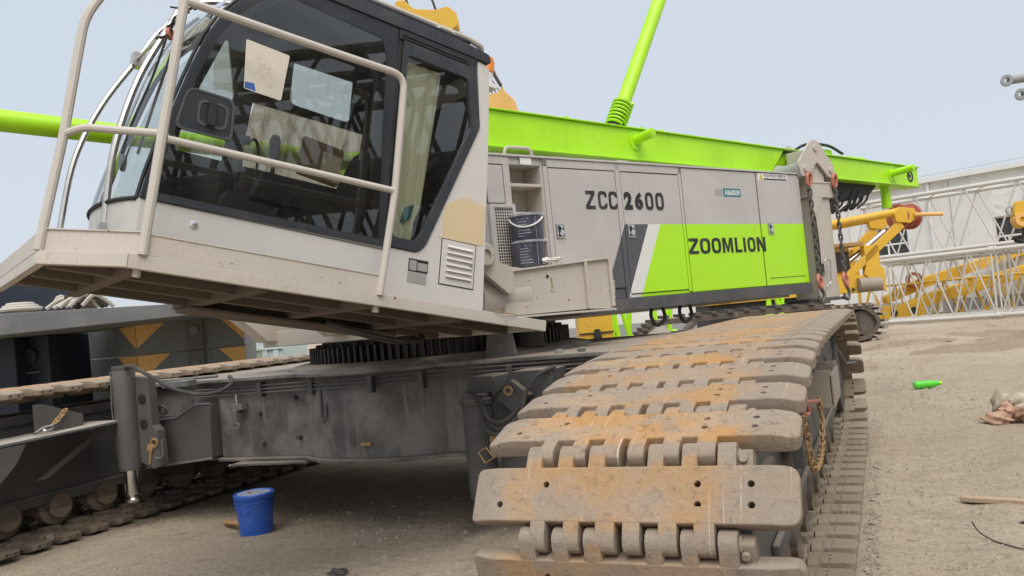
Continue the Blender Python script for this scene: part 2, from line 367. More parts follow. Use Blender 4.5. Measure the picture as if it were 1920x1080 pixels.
    def mesh(s, name, mats, bevel=0, seg=2, ang=35, fix=True):
        me = bpy.data.meshes.new(name); me.from_pydata([tuple(p) for p in s.v], [], s.f)
        mats = mats if isinstance(mats, (list, tuple)) else [mats]
        for q in mats: me.materials.append(MATS[q])
        for p, i in zip(me.polygons, s.m): p.material_index = i
        bm = bmesh.new(); bm.from_mesh(me)
        if fix: bmesh.ops.recalc_face_normals(bm, faces=bm.faces)
        if bevel:
            es = [e for e in bm.edges if len(e.link_faces) == 2 and e.calc_face_angle(0) > rad(30)]
            bmesh.ops.bevel(bm, geom=es, offset=bevel, segments=seg, affect='EDGES', profile=.6, clamp_overlap=True)
        bm.to_mesh(me); bm.free()
        wnormals(me, ang if not bevel else 50) if bevel else auto(me, ang)
        return me
    def obj(s, name, mats, parent=None, M=None, bevel=0, seg=2, ang=35, fix=True):
        return link(name, s.mesh(name, mats, bevel, seg, ang, fix), parent, M)
def link(name, data, parent=None, M=None):
    o = bpy.data.objects.new(name, data); COL.objects.link(o)
    if parent: o.parent = parent
    if M is not None: o.matrix_local = M
    return o
def tag(o, label=None, cat=None, group=None, kind=None):
    if cat and not kind: kind = 'thing'
    for k, v in (('label', label), ('category', cat), ('group', group), ('kind', kind)):
        if v: o[k] = v
    return o
def empty(name, loc=(0, 0, 0), rz=0, **k):
    o = link(name, None); o.empty_display_size = .2; o.location = loc; o.rotation_euler = (0, 0, rz); return tag(o, **k)
def rpoly(pts, r, n=4):
    out = []; L = len(pts); rs = r if isinstance(r, (list, tuple)) else [r]*L
    for i in range(L):
        p = Vector(pts[i]); a = (Vector(pts[i-1])-p); b = (Vector(pts[(i+1) % L])-p)
        if rs[i] <= 0: out.append(tuple(p)); continue
        d = min(rs[i], a.length*.45, b.length*.45); a = p+a.normalized()*d; b = p+b.normalized()*d
        for k in range(n+1):
            t = k/n; q = a*(1-t)**2+p*2*t*(1-t)+b*t*t; out.append(tuple(q))
    return out
def smooth_path(pts, n=6):
    P = [Vector(p) for p in pts]; P = [P[0]*2-P[1]]+P+[P[-1]*2-P[-2]]; out = []
    for i in range(1, len(P)-2):
        for k in range(n):
            t = k/n; a, b, c, d = P[i-1:i+3]
            out.append(.5*((2*b)+(c-a)*t+(2*a-5*b+4*c-d)*t*t+(3*b-a-3*c+d)*t**3))
    return out+[P[-2]]
def fillet(pts, r, n=5):        # round the corners of a 3-D polyline
    P = [Vector(p) for p in pts]; out = [P[0]]
    for i in range(1, len(P)-1):
        a = P[i-1]-P[i]; b = P[i+1]-P[i]; d = min(r, a.length*.48, b.length*.48)
        a = P[i]+a.normalized()*d; b = P[i]+b.normalized()*d
        for k in range(n+1):
            t = k/n; out.append(a*(1-t)**2+P[i]*2*t*(1-t)+b*t*t)
    return out+[P[-1]]
def text(name, body, mat, x0, x1, z0, z1, y, parent, bold=.0, extr=.001, off=0):
    cu = bpy.data.curves.new(name, 'FONT'); cu.body = body; cu.size = 1; cu.offset = bold; cu.resolution_u = 3
    o = bpy.data.objects.new(name, cu); COL.objects.link(o); dg = bpy.context.evaluated_depsgraph_get(); dg.update()
    me = bpy.data.meshes.new_from_object(o.evaluated_get(dg)); bpy.data.objects.remove(o)
    xs = [v.co.x for v in me.vertices]; ys = [v.co.y for v in me.vertices]
    ax, bx, ay, by = min(xs), max(xs), min(ys), max(ys)
    for v in me.vertices:
        v.co = Vector((x0+(v.co.x-ax)/(bx-ax)*(x1-x0), y, z0+(v.co.y-ay)/(by-ay)*(z1-z0)))
    me.materials.clear(); me.materials.append(MATS[mat])
    return link(name, me, parent)
def copy_tree(o, parent=None):
    c = o.copy(); COL.objects.link(c)
    if parent: c.parent = parent
    for ch in o.children: copy_tree(ch, c)
    return c

# ------------------------------------------------------------ ground
from mathutils import noise as pn
def gz(x, y):
    z = .02*math.sin(x*1.3+y*.7)*math.sin(y*.9-x*.4)+.020*pn.noise(Vector((x*1.6, y*1.6, 3)))+.010*pn.noise(Vector((x*5, y*5, 7)))
    if 3 < y < 15 and -8 < x < 5: z += .006*pn.noise(Vector((x*13, y*13, 1)))
    if -.05 < x < .6 and 3.8 < y < 11.5: z += .05*math.exp(-((x-.10)/.12)**2)*(.5+.9*abs(pn.noise(Vector((x*6, y*2.2, 5)))))
    if x > -.1 and y < 22:      # shallow ruts left by wheels and tracks
        u = x-.12*(y-8)+.25*math.sin(y*.3)
        for c0 in (1.0, 2.9): z -= .022*math.exp(-((u-c0)/.16)**2)*(.7+.3*math.sin(y*21))-.012*math.exp(-((u-c0-.3)/.1)**2)
    if y > 16: z += .10*math.exp(-((y-25)/5)**2)*(math.sin(x*1.1)*math.sin(y*1.9+x*.6)+.3)
    return z-.03
g = MB()
xs = [-400, -150, -70, -40]+[-26+i*.36 for i in range(50)]+[-8+i*.11 for i in range(110)]+[4.1+i*.36 for i in range(40)]+[22, 40, 80, 200, 400]
ys = [-400, -120, -40, -15]+[-6+i*.36 for i in range(25)]+[3+i*.11 for i in range(110)]+[15.1+i*.3 for i in range(95)]+[46, 52, 64, 90, 150, 300, 700]
W = len(ys)
g.add([(x, y, gz(x, y) if -30 < x < 19 and -8 < y < 44 else -.03) for x in xs for y in ys],
      [(i*W+j, (i+1)*W+j, (i+1)*W+j+1, i*W+j+1) for i in range(len(xs)-1) for j in range(W-1)])
tag(g.obj('ground', 'dirt'), kind='structure')
# loose pebbles and crumbs on the dirt, thicker near the tracks
pb = MB(); rg = random.Random(3)
for i in range(11000):
    if i < 5200: x = .03+abs(rg.gauss(0, .7)); y = 3.5+abs(rg.gauss(0, 7.5))
    elif i < 8800: x = rg.uniform(-6.9, -1.2); y = rg.uniform(3.2, 7.5)
    else: x = rg.uniform(-3, 7); y = rg.uniform(12, 32)
    s = rg.uniform(.004, .013)*(1 if rg.random() < .94 else 2.4)*(1 if y < 12 else 1.8); z = gz(x, y); a = rg.uniform(0, 6)
    c, d = math.cos(a)*s, math.sin(a)*s; h = s*rg.uniform(.5, 1)
    pb.add([(x+c, y+d, z-.002), (x-d*1.3, y+c*1.3, z-.002), (x-c, y-d, z-.002), (x+d, y-c, z-.002), (x+c*.2, y+d*.3, z+h)], [(0, 1, 4), (1, 2, 4), (2, 3, 4), (3, 0, 4)])
tag(pb.obj('gravel', 'stone', ang=20), 'small stones and crumbs of earth scattered on the dirt', 'gravel', kind='stuff')

# ------------------------------------------------------------ the crawler crane
CX = Vector((-4.07, 7.75, 0)); SY = rad(27.104); TA = rad(11.45)
Dv = Vector((math.sin(SY), math.cos(SY), 0)); Nv = Vector((math.cos(SY), -math.sin(SY), 0)); Zv = Vector((0, 0, 1))
E1 = Dv*math.cos(TA)-Zv*math.sin(TA); E3 = Dv*math.sin(TA)+Zv*math.cos(TA)
def frame(a, b, c, o):
    M = Matrix((a, b, c)).transposed().to_4x4(); M.translation = o; return M
M_CH = Matrix.Translation(-CX)                              # chassis parts: world coordinates
M_SUP = frame(Dv, -Nv, Zv, Vector((0, 0, 0)))               # upper works: x to the rear, y = -d (d to the right), z up
CO = CX+Dv*(-1.232)+Nv*2.6+Zv*2.209
M_CAB = frame(E1, -Nv, E3, CO-Nv*2.6-CX)                    # cab, tipped back 11 degrees: x to the rear, y = -b
flip = lambda p: (p[0], -p[1], p[2])
crane = empty('crawler_crane', CX, label='grey and lime green crawler crane with tilted cab, filling the foreground', cat='crane')

# --- crawler tracks
PITCH = .312
def track_path():
    pts = []
    c, r = (3.16, .86), .44
    for k in range(33):
        a = rad(262-k*(262-106)/32); pts.append((c[0]+r*math.cos(a), c[1]+r*math.sin(a)))
    pts += [(3.227, 1.32), (3.518, 1.377), (3.811, 1.428), (4.112, 1.464), (4.6, 1.492), (5.4, 1.5), (7.4, 1.502), (9.3, 1.5), (9.9, 1.482)]
    pts += [(10.5, 1.33), (10.92, 1.10), (11.22, .85), (11.36, .60), (11.20, .34), (10.85, .14), (10.3, .02)]
    pts += [(9.5, .0), (5., .0), (4.5, .02), (3.9, .2)]
    return pts
PIN = .058
def inset(pts, d):
    out = []
    for i in range(len(pts)):
        a, b = Vector(pts[i-1]), Vector(pts[(i+1) % len(pts)]); t = (b-a).normalized(); out.append(tuple(Vector(pts[i])-Vector((-t.y, t.x))*d))
    return out
PP = inset(track_path(), PIN); PL = [0]      # the line of the hinge pins, a little inside the outer faces
for i in range(len(PP)):
    a, b = PP[i], PP[(i+1) % len(PP)]; PL.append(PL[-1]+math.hypot(b[0]-a[0], b[1]-a[1]))
LEN = PL[-1]; NSH = round(LEN/PITCH); STEP = LEN/NSH
def at_path(s):
    s %= LEN
    for i in range(len(PP)):
        if PL[i+1] >= s:
            t = (s-PL[i])/max(1e-9, PL[i+1]-PL[i]); a, b = PP[i], PP[(i+1) % len(PP)]
            return Vector((a[0]+(b[0]-a[0])*t, a[1]+(b[1]-a[1])*t))
S_A = min((i*.004 for i in range(int(LEN/.004))), key=lambda s: (at_path(s)-Vector((2.776+.875*PIN, 1.083-.484*PIN))).length)   # where the plate facing the camera sits
# one shoe: plate with worn rounded ends, interlocking lugs on both edges, bolt holes right through, guide lugs inside
def shoe_mesh():
    HY = .102; T = .074
    plan = rpoly([(-.6, -HY), (.6, -HY), (.6, HY), (-.6, HY)], [.022, .05, .045, .03], 4)
    a = MB(); n = len(plan)
    def drop(x): return -.024*((abs(x)-.50)/.10)**1.5 if abs(x) > .5 else 0
    a.prism(plan, 'z', -T, 0)
    D_ = [(-.345, -.287), (-.217, -.157), (-.096, -.024), (.004, .067), (.131, .196), (.253, .324)]
    U_ = [(-.389, -.326), (-.26, -.2), (-.14, -.076), (.084, .143), (.207, .263), (.332, .397)]
    me = a.mesh('plate', 'shoe_rust')
    bm = bmesh.new(); bm.from_mesh(me)
    bmesh.ops.bevel(bm, geom=[e for e in bm.edges if len(e.link_faces) == 2 and e.calc_face_angle(0) > rad(60)], offset=.007, segments=2, affect='EDGES', profile=.5)
    for x in (-.57, -.535, -.5, .5, .535, .57): bmesh.ops.bisect_plane(bm, geom=bm.verts[:]+bm.edges[:]+bm.faces[:], plane_co=(x, 0, 0), plane_no=(1, 0, 0))
    for v in bm.verts:
        if v.co.z > -.03: v.co.z += drop(v.co.x)
    bm.to_mesh(me); bm.free()
    po = bpy.data.objects.new('tmp', me); COL.objects.link(po)
    cut = MB()
    for x, y in ((-.296, .035), (-.477, -.04), (.266, .036), (.267, -.036), (.446, .036), (.446, -.036)): cut.cyl((x, y, -.2), (x, y, .1), .0125, n=10)
    for sx in (-1, 1):
        for y in (-.04, .04): cut.cyl((sx*.57, y, -.048), (sx*.7, y, -.048), .012, n=8)
    cm = cut.mesh('cut', 'shoe_rust'); co = bpy.data.objects.new('tmpc', cm); COL.objects.link(co)
    md = po.modifiers.new('b', 'BOOLEAN'); md.object = co; md.operation = 'DIFFERENCE'; md.solver = 'EXACT'
    dg = bpy.context.evaluated_depsgraph_get(); dg.update()
    pm = bpy.data.meshes.new_from_object(po.evaluated_get(dg)); bpy.data.objects.remove(po); bpy.data.objects.remove(co)
    lug = MB()
    for lst, sg in ((D_, -1), (U_, 1)):
        for x0, x1 in lst:
            prof = [(sg*.04, -.0015), (sg*.11, -.0015), (sg*.158, -.006), (sg*.180, -.014), (sg*.195, -.030), (sg*.2, -.055), (sg*.192, -.085), (sg*.16, -.105), (sg*.05, -.108)]
            lug.prism(prof, 'x', x0, x1)
    lug.prism(rpoly([(.06, -.03), (.172, -.03), (.172, -.1), (.06, -.1)], .02), 'x', .397, .450)     # pin keeper
    lug.cyl((.418, .130, -.03), (.418, .130, -.012), .016, n=8)
    lug.cyl((.395, .145, -.062), (.408, .145, -.062), .036, n=12)
    lug.box((-.30, -.085, -.135), (-.18, .085, -T+.01)); lug.box((.18, -.085, -.135), (.30, .085, -T+.01))   # roller path pads
    lug.box((.34, -.055, -.09), (.40, .055, -T+.005)); lug.box((-.40, -.055, -.09), (-.34, .055, -T+.005))
    lm = lug.mesh('lug', 'shoe_rust', bevel=.007, seg=2)
    # welded plugs and pin heads seen from the outside
    pl = MB()
    for x, y in ((-.477, .036), (-.297, -.036)): pl.lathe([(.0, .0015), (.0135, .0015), (.0145, -.001)], (x, y, .0), (0, 0, 1), 12)
    qm = pl.mesh('plug', 'shoe_dust')
    bm = bmesh.new()
    for q in (pm, lm): bm.from_mesh(q)
    nf = len(bm.faces); bm.from_mesh(qm); bm.faces.ensure_lookup_table()
    for f in bm.faces[nf:]: f.material_index = 1
    out = bpy.data.meshes.new('track_shoe'); bm.to_mesh(out); bm.free()
    out.materials.append(MATS['shoe_rust']); out.materials.append(MATS['shoe_dust'])
    wnormals(out, 50)
    return out
SHOE = shoe_mesh()
def crawler(xr, right):
    """xr: x of the right-hand ends of the shoes"""
    xc = xr-.6
    fr = MB()
    side = rpoly([(3.25, .52), (4.3, .36), (9.7, .36), (10.7, .5), (10.95, .78), (10.7, 1.05), (9.6, 1.24), (4.9, 1.24), (3.6, 1.12), (3.2, .95)], .08, 3)
    fr.prism(side, 'x', xc-.27, xc-.23); fr.prism(side, 'x', xc+.23, xc+.27)
    fr.box((xc-.23, 3.9, .5), (xc+.23, 10.2, 1.2))
    for x0, x1 in ((xc+.27, xc+.31), (xc-.31, xc-.27)):
        fr.box((x0, 4.0, 1.16), (x1, 10.0, 1.25)); fr.box((x0, 4.3, .36), (x1, 9.9, .46))
    fr.lathe([(.0, -.34), (.335, -.34), (.345, -.30), (.345, .30), (.335, .34), (.0, .34)], (xc, 3.16, .86), (1, 0, 0), 28)    # idler wheel
    fr.lathe([(.0, -.34), (.52, -.34), (.53, -.2), (.53, .2), (.52, .34), (.0, .34)], (xc, 10.72, .76), (1, 0, 0), 28)
    fr.box((xc+.31, 3.3, .68), (xc+.36, 4.1, .95)); fr.cyl((xc+.27, 3.16, .86), (xc+.40, 3.16, .86), .13, n=20)
    cr = fr.obj('crawler', 'black_steel', crane, M_CH, bevel=.008, seg=1)
    for i in range(9): # bottom rollers
        y = 4.43+i*.53
        b = MB(); b.lathe([(0, -.33), (.12, -.33), (.12, -.27), (.185, -.26), (.185, -.14), (.13, -.12), (.13, .12), (.185, .14), (.185, .26), (.12, .27), (.12, .33), (0, .33)], (0, 0, 0), (1, 0, 0), 24)
        if i == 0: RM = b.mesh('roller', 'shoe_dark')
        link('roller', RM, cr, Matrix.Translation((xc, y, .325)))
    for k in range(NSH):
        s = S_A+k*STEP; a, b = at_path(s-STEP/2), at_path(s+STEP/2)
        t = (b-a).normalized(); cen = (a+b)/2+Vector((-t.y, t.x))*PIN
        ty = Vector((0, t.x, t.y)); tz = Vector((0, -t.y, t.x))
        M = Matrix((Vector((1, 0, 0)), ty, tz)).transposed().to_4x4()
        M.translation = (xc, cen.x, cen.y)
        o = link('track_shoe', SHOE, cr, M)
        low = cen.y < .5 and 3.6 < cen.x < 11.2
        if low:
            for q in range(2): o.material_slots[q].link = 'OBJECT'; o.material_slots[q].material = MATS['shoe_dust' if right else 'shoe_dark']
    return cr
cr_r = crawler(0, True)
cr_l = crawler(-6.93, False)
# things fixed to the right crawler's outer side
b = MB(); b.box((-.33, 6.5, .86), (-.10, 6.53, 1.12)); b.box((-.33, 7.3, .86), (-.10, 7.33, 1.12)); b.box((-.115, 6.5, .86), (-.09, 7.33, 1.08)); b.box((-.33, 6.5, .84), (-.09, 7.33, .868))
b.obj('step_box', 'beige_dirty', cr_r, bevel=.004)
b = MB(); b.prism([(7.8, 1.22), (9.8, 1.2), (11.0, .95), (10.3, .62), (7.9, .8)], 'x', -.325, -.30); b.cyl((-.325, 8.9, .98), (-.27, 8.9, .98), .09, n=20); b.obj('side_plate', 'black_steel', cr_r, bevel=.004)
b = MB(); b.tube([(-.12, 7.9, 1.2), (-.1, 9.0, .95), (-.05, 10.2, .85)], .012, 6); b.obj('stay_rod', 'tray_steel', cr_r)
b = MB(); b.tube([(-.3, 6.0, 1.25), (-.2, 6.6, 1.10)], .012, 6); b.obj('stay_rod', 'tray_steel', cr_r)
b = MB(); b.prism([(5.0, 1.1), (5.6, 1.1), (5.8, .8), (5.5, .66), (5.0, .7)], 'x', -.26, -.20); b.lathe([(.06, -.01), (.11, -.01), (.11, .01), (.06, .01)], (-.195, 5.35, .86), (1, 0, 0), 20, closed=True)
b.obj('lifting_lug', 'black_steel', cr_r, bevel=.006)
def chain(pts, link_len, r, wid):
    P = smooth_path(pts, 10); d = [0]
    for i in range(1, len(P)): d.append(d[-1]+(P[i]-P[i-1]).length)
    def at(s):
        for i in range(1, len(P)):
            if d[i] >= s: return P[i-1].lerp(P[i], (s-d[i-1])/max(1e-9, d[i]-d[i-1]))
        return P[-1]
    mb = MB(); n = int(d[-1]/link_len)
    for k in range(n):
        a, c = at(k*link_len), at((k+1)*link_len); t = (c-a).normalized(); mid = (a+c)/2
        up = Vector((1, 0, 0)) if abs(t.x) < .8 else Vector((0, 1, 0))
        u = t.cross(up).normalized(); w = t.cross(u); e = u if k % 2 else w; e = (e+(w if k % 2 else u)*.35).normalized()
        h = link_len*.5+r; pp = []
        for q in range(12):
            g_ = 2*math.pi*q/12; ca, sa = math.cos(g_), math.sin(g_)
            pp.append(mid+t*(math.copysign(max(0, h-wid*.5), ca) + ca*wid*.5)+e*sa*wid*.5)
        mb.tube(pp, r, 5, True)
    return mb
chain([(-.17, 4.85, 1.02), (-.17, 5.0, .9), (-.17, 5.05, .76), (-.17, 5.28, .63), (-.17, 5.7, .62), (-.17, 6.0, .68), (-.17, 6.15, .84), (-.17, 6.1, .98)], .05, .007, .034).obj('hanging_chain', 'chain_rust', cr_r)
b = MB(); b.tube([(-.2, 4.7, 1.12), (-.17, 6.1, .95)], .012, 6); b.tube(fillet([(-.19, 4.8, 1.09), (-.18, 5.2, .98), (-.17, 5.3, .98), (-.17, 5.2, 1.06)], .05), .012, 6); b.obj('chain_hook', 'red_paint', cr_r)
# bracket with a shelf on the left crawler's inner side
b = MB(); b.prism([(4.2, 1.045), (5.55, 1.075), (5.86, 1.085), (5.86, 1.06), (4.2, 1.02)], 'x', -7.2, -6.72)
b.obj('shelf', 'tray_steel', cr_l, bevel=.004)
b = MB(); b.prism([(5.12, 1.08), (5.12, 1.34), (5.2, 1.34), (5.62, 1.19), (5.62, 1.08)], 'x', -6.99, -6.96); b.prism([(4.2, 1.02), (4.85, 1.02), (4.75, .86), (4.55, .68), (4.2, .62)], 'x', -6.75, -6.72); b.prism([(5.86, 1.06), (5.86, .98), (5.2, .64), (5.1, .64)], 'x', -6.99, -6.96)
b.obj('bracket', 'jack_steel', cr_l, bevel=.004)
chain([(-6.94, 5.42, 1.26), (-6.9, 5.33, 1.2), (-6.86, 5.22, 1.14)], .045, .008, .034).obj('hanging_chain', 'chain_rust', cr_l)
b = MB(); b.tube([(-6.86, 5.22, 1.14), (-6.84, 5.1, 1.13), (-6.82, 5.0, 1.09), (-6.8, 5.06, 1.09), (-6.82, 5.18, 1.1)], .011, 6, True); b.tube([(-6.85, 5.1, 1.12), (-6.81, 5.12, 1.095)], .009, 6); b.obj('shackle', 'stainless', cr_l)

# --- car body between the tracks
def cb_poly(off):
    f = [(-7.15, 6.42), (-5.96, 6.42), (-5.90, 6.34), (-4.75, 6.34)]
    for k in range(11):
        a = rad(244+k*(296-244)/10); f.append((CX.x+1.62*math.cos(a), CX.y+1.62*math.sin(a)))
    f += [(-3.3, 6.36), (-1.9, 6.36), (-.95, 6.1)]
    bk = [(x, 15.5-y) for x, y in reversed(f)]
    pts = f+bk; c = Vector((CX.x, CX.y))
    return [(x, y+(-off if y < CX.y else off)) for x, y in pts]
b = MB(); b.prism(cb_poly(0), 'z', .60, 1.36); cb = b.obj('chassis_frame', 'body_steel', crane, M_CH, bevel=.006, seg=1)
b = MB(); b.prism(cb_poly(.10), 'z', 1.36, 1.395); b.obj('flange', 'body_steel', cb, bevel=.004, seg=1)
b = MB(); b.prism(cb_poly(.07), 'z', .572, .60); b.obj('flange', 'body_steel', cb, bevel=.004, seg=1)
b = MB(); b.lathe([(1.3, 1.395), (1.62, 1.395), (1.60, 1.42), (1.46, 1.45), (1.3, 1.45)], (CX.x, CX.y, 0), (0, 0, 1), 72, closed=True); b.obj('ring_seat', 'body_steel', cb)
for dz in (0, .035, .07):     # steel pipes clipped under the flange
    b = MB(); b.tube(fillet([(-6.2, 6.36-.02, 1.22+dz), (-4.8, 6.26, 1.24+dz), (-4.07, 6.06, 1.25+dz), (-3.3, 6.24, 1.26+dz), (-1.9, 6.3, 1.27+dz)], .4), .010, 6); b.obj('pipe', 'jack_steel', cb)
for x, y in ((-5.3, 6.30), (-4.62, 6.22), (-3.85, 6.06), (-3.4, 6.18), (-2.6, 6.28)):
    b = MB(); b.box((x-.025, y-.04, 1.19), (x+.025, y+.03, 1.335)); b.obj('pipe_clip', 'black_steel', cb, bevel=.004)
for x, y, z in ((-5.62, 6.31, 1.062), (-5.37, 6.31, 1.026), (-4.92, 6.31, 1.162), (-4.9, 6.31, .78), (-5.35, 6.31, .74)):
    b = MB(); b.cyl((x, y+.05, z), (x, y-.02, z), .022, n=8); b.obj('bolt', 'rail_dark', cb, bevel=.003)
b = MB(); b.tube(fillet([(-4.5, 6.18, 1.27), (-4.5, 6.16, .98), (-4.47, 6.14, .93), (-4.44, 6.15, .98), (-4.44, 6.17, 1.1)], .03), .012, 6); b.obj('strap_loop', 'jack_steel', cb)
b = MB(); b.box((-5.66, 6.24, 1.08), (-5.52, 6.33, 1.14)); b.cyl((-5.60, 6.27, 1.14), (-5.60, 6.27, 1.23), .014); b.box((-5.63, 6.22, .95), (-5.58, 6.27, 1.08)); b.lathe([(.03, -.01), (.045, -.01), (.045, .01), (.03, .01)], (-5.605, 6.24, .93), (0, 1, 0), 12, closed=True); b.obj('valve', 'stainless', cb, bevel=.004)
b = MB(); b.box((-4.06, 6.11, .715), (-3.95, 6.14, .745)); b.obj('rust_lug', 'chain_rust', cb, bevel=.004)
# lower box at the left end and its handled cover
b = MB(); b.prism([(-6.86, .53), (-5.93, .62), (-5.90, 1.15), (-6.10, 1.15), (-6.37, 1.03), (-6.86, .99)], 'y', 6.22, 6.5)
b.obj('side_box', 'jack_steel', cb, bevel=.006)
b = MB(); b.tube([(-6.86, 6.22, 1.0), (-6.37, 6.22, 1.04), (-6.10, 6.22, 1.16), (-5.90, 6.22, 1.16)], .012, 6); b.tube([(-6.86, 6.22, .525), (-5.93, 6.22, .615)], .012, 6); b.obj('box_rim', 'tray_steel', cb)
b = MB(); b.lathe([(.035, -.01), (.055, -.01), (.055, .01), (.035, .01)], (-6.58, 6.25, 1.12), (0, 1, .3), 14, closed=True); b.box((-6.66, 6.24, 1.02), (-6.42, 6.3, 1.06)); b.box((-6.25, 6.24, 1.1), (-6.12, 6.3, 1.14)); b.cyl((-6.2, 6.27, 1.14), (-6.2, 6.27, 1.21), .016); b.obj('latch_pins', 'jack_steel', cb, bevel=.004)
# floor flange seen edge-on under the left half
b = MB(); b.prism([(-5.6, 6.12), (-4.75, 6.2), (-4.6, 6.5), (-5.6, 6.5)], 'z', .552, .571); b.obj('floor_plate', 'body_steel', cb)
# lug standing on the flange by the slew ring
b = MB(); b.prism(rpoly([(-2.93, 1.395), (-2.64, 1.395), (-2.68, 1.66), (-2.89, 1.66)], .02), 'y', 6.5, 6.56); b.lathe([(.03, -.005), (.05, -.005), (.05, .005), (.03, .005)], (-2.785, 6.495, 1.48), (0, 1, 0), 16, closed=True); b.cyl((-2.785, 6.494, 1.48), (-2.785, 6.499, 1.48), .03); b.obj('stop_lug', 'jack_steel', cb, bevel=.004)
for x in (-2.2, -2.0): b = MB(); b.lathe([(0, 0), (.035, 0), (.035, .03), (.02, .035), (0, .035)], (x, 6.42, 1.395), (0, 0, 1), 8); b.obj('bolt', 'body_steel', cb)

# --- jacks on the car body corners
def jack(x, y, name='jack'):
    b = MB(); b.lathe([(0, .575), (.104, .575), (.110, .6), (.110, 1.53), (.104, 1.56), (.104, 1.58), (0, 1.58)], (x, y, 0), (0, 0, 1), 32)
    j = b.obj(name, 'jack_steel', crane, M_CH)
    b = MB(); b.box((x-.09, y-.07, 1.58), (x+.10, y+.07, 1.62)); b.box((x-.15, y-.05, 1.54), (x-.10, y+.05, 1.57)); b.obj('cap', 'rail_dark', j, bevel=.008)
    b = MB(); b.lathe([(0, .33), (.066, .33), (.069, .345), (.069, .58), (0, .58)], (x, y, 0), (0, 0, 1), 28); b.lathe([(0, .245), (.05, .245), (.072, .26), (.075, .285), (.05, .31), (.05, .33), (0, .33)], (x, y, 0), (0, 0, 1), 24); b.obj('rod', 'chrome', j)
    b = MB(); b.tube([(x-.14, y-.03, 1.55), (x-.14, y-.05, 1.2), (x-.12, y-.05, .9), (x-.12, y-.04, .72)], .010, 6); b.obj('pipe', 'jack_steel', j)
    return j
jl = jack(-6.72, 5.92)
b = MB(); b.prism([(-6.62, .64), (-6.44, .57), (-6.34, .60), (-6.36, .95), (-6.42, 1.0), (-6.44, 1.48), (-6.62, 1.50)], 'y', 5.96, 6.06)
jb = b.obj('bracket', 'jack_steel', jl, bevel=.008)
for z in (1.27, 1.02): b = MB(); b.lathe([(0, -.004), (.05, -.004), (.05, .004), (0, .004)], (-6.53, 5.955, z), (0, 1, 0), 18); b.obj('hole_plug', 'rubber', jl)
b = MB(); b.lathe([(.03, -.008), (.05, -.008), (.05, .008), (.03, .008)], (-6.40, 5.95, .83), (0, 1, .2), 14, closed=True); b.lathe([(0, -.03), (.04, -.03), (.04, 0), (0, 0)], (-6.46, 5.97, .78), (0, 1, 0), 12); b.box((-6.475, 5.94, .62), (-6.455, 5.96, .77), rot=Matrix.Rotation(.2, 3, 'Y')); b.obj('locking_pin', 'chain_rust', jl, bevel=.003)
b = MB(); b.tube(fillet([(-6.38, 5.93, .68), (-6.28, 5.93, .68), (-6.27, 5.93, .86)], .03), .010, 6); b.obj('pin_handle', 'tray_steel', jl)
b = MB(); b.tube(smooth_path([(-6.66, 5.9, 1.6), (-6.5, 5.85, 1.60), (-6.28, 5.85, 1.5), (-6.05, 5.9, 1.36), (-5.80, 5.98, 1.28), (-5.62, 6.08, 1.29), (-5.52, 6.15, 1.36), (-5.60, 6.2, 1.42)], 8), .020, 8); b.obj('hose', 'hose_rubber', jl)
b = MB(); b.tube(smooth_path([(-6.34, 5.95, 1.44), (-6.1, 6.1, 1.43), (-5.75, 6.2, 1.43)], 5), .016, 6); b.box((-6.30, 6.0, 1.36), (-5.95, 6.12, 1.42)); b.obj('hose_clamp', 'tray_steel', jl, bevel=.004)
# column bracket and hoses at the right-hand corner
b = MB(); b.lathe([(0, .30), (.12, .30), (.125, .33), (.125, 1.05), (.14, 1.06), (.14, 1.10), (.125, 1.11), (.125, 1.14), (.11, 1.15), (0, 1.15)], (-2.77, 5.95, 0), (0, 0, 1), 28)
jr = b.obj('jack', 'black_steel', crane, M_CH)
b = MB(); b.prism([(-2.62, .42), (-2.1, .42), (-2.1, 1.3), (-2.45, 1.3), (-2.62, 1.12)], 'y', 5.98, 6.4); b.prism(rpoly([(-2.86, 1.15), (-2.55, 1.15), (-2.60, 1.28), (-2.80, 1.28)], .02), 'y', 5.92, 6.3); b.box((-2.52, 5.9, 1.0), (-2.32, 6.0, 1.2), rot=Matrix.Rotation(.7, 3, 'Y')); b.obj('bracket', 'black_steel', jr, bevel=.006)
for k, (dz, dx) in enumerate(((0, 0), (-.05, .03), (-.09, -.02))):
    b = MB(); b.tube(smooth_path([(-2.78, 5.86, 1.16+dz*.2), (-2.66, 5.80, 1.10+dz*.3), (-2.60+dx, 5.76, .98+dz), (-2.48, 5.74, .93+dz), (-2.36+dx, 5.78, 1.0+dz*.6), (-2.28, 5.84, 1.14), (-2.2, 5.9, 1.26), (-2.08, 6.0, 1.32)], 7), .016, 7); b.obj('hose', 'hose_rubber', jr)
b = MB(); b.lathe([(.025, -.006), (.04, -.006), (.04, .006), (.025, .006)], (-2.44, 5.86, 1.16), (0, 1, .2), 12, closed=True); b.obj('pin_ring', 'chain_rust', jr); b = MB(); b.tube([(-2.70, 5.76, .70), (-2.62, 5.74, .74), (-2.56, 5.74, .66), (-2.64, 5.74, .62)], .008, 6, True); b.box((-2.6, 5.78, .70), (-2.5, 5.86, .82)); b.obj('locking_pin', 'chain_rust', jr, bevel=.004)

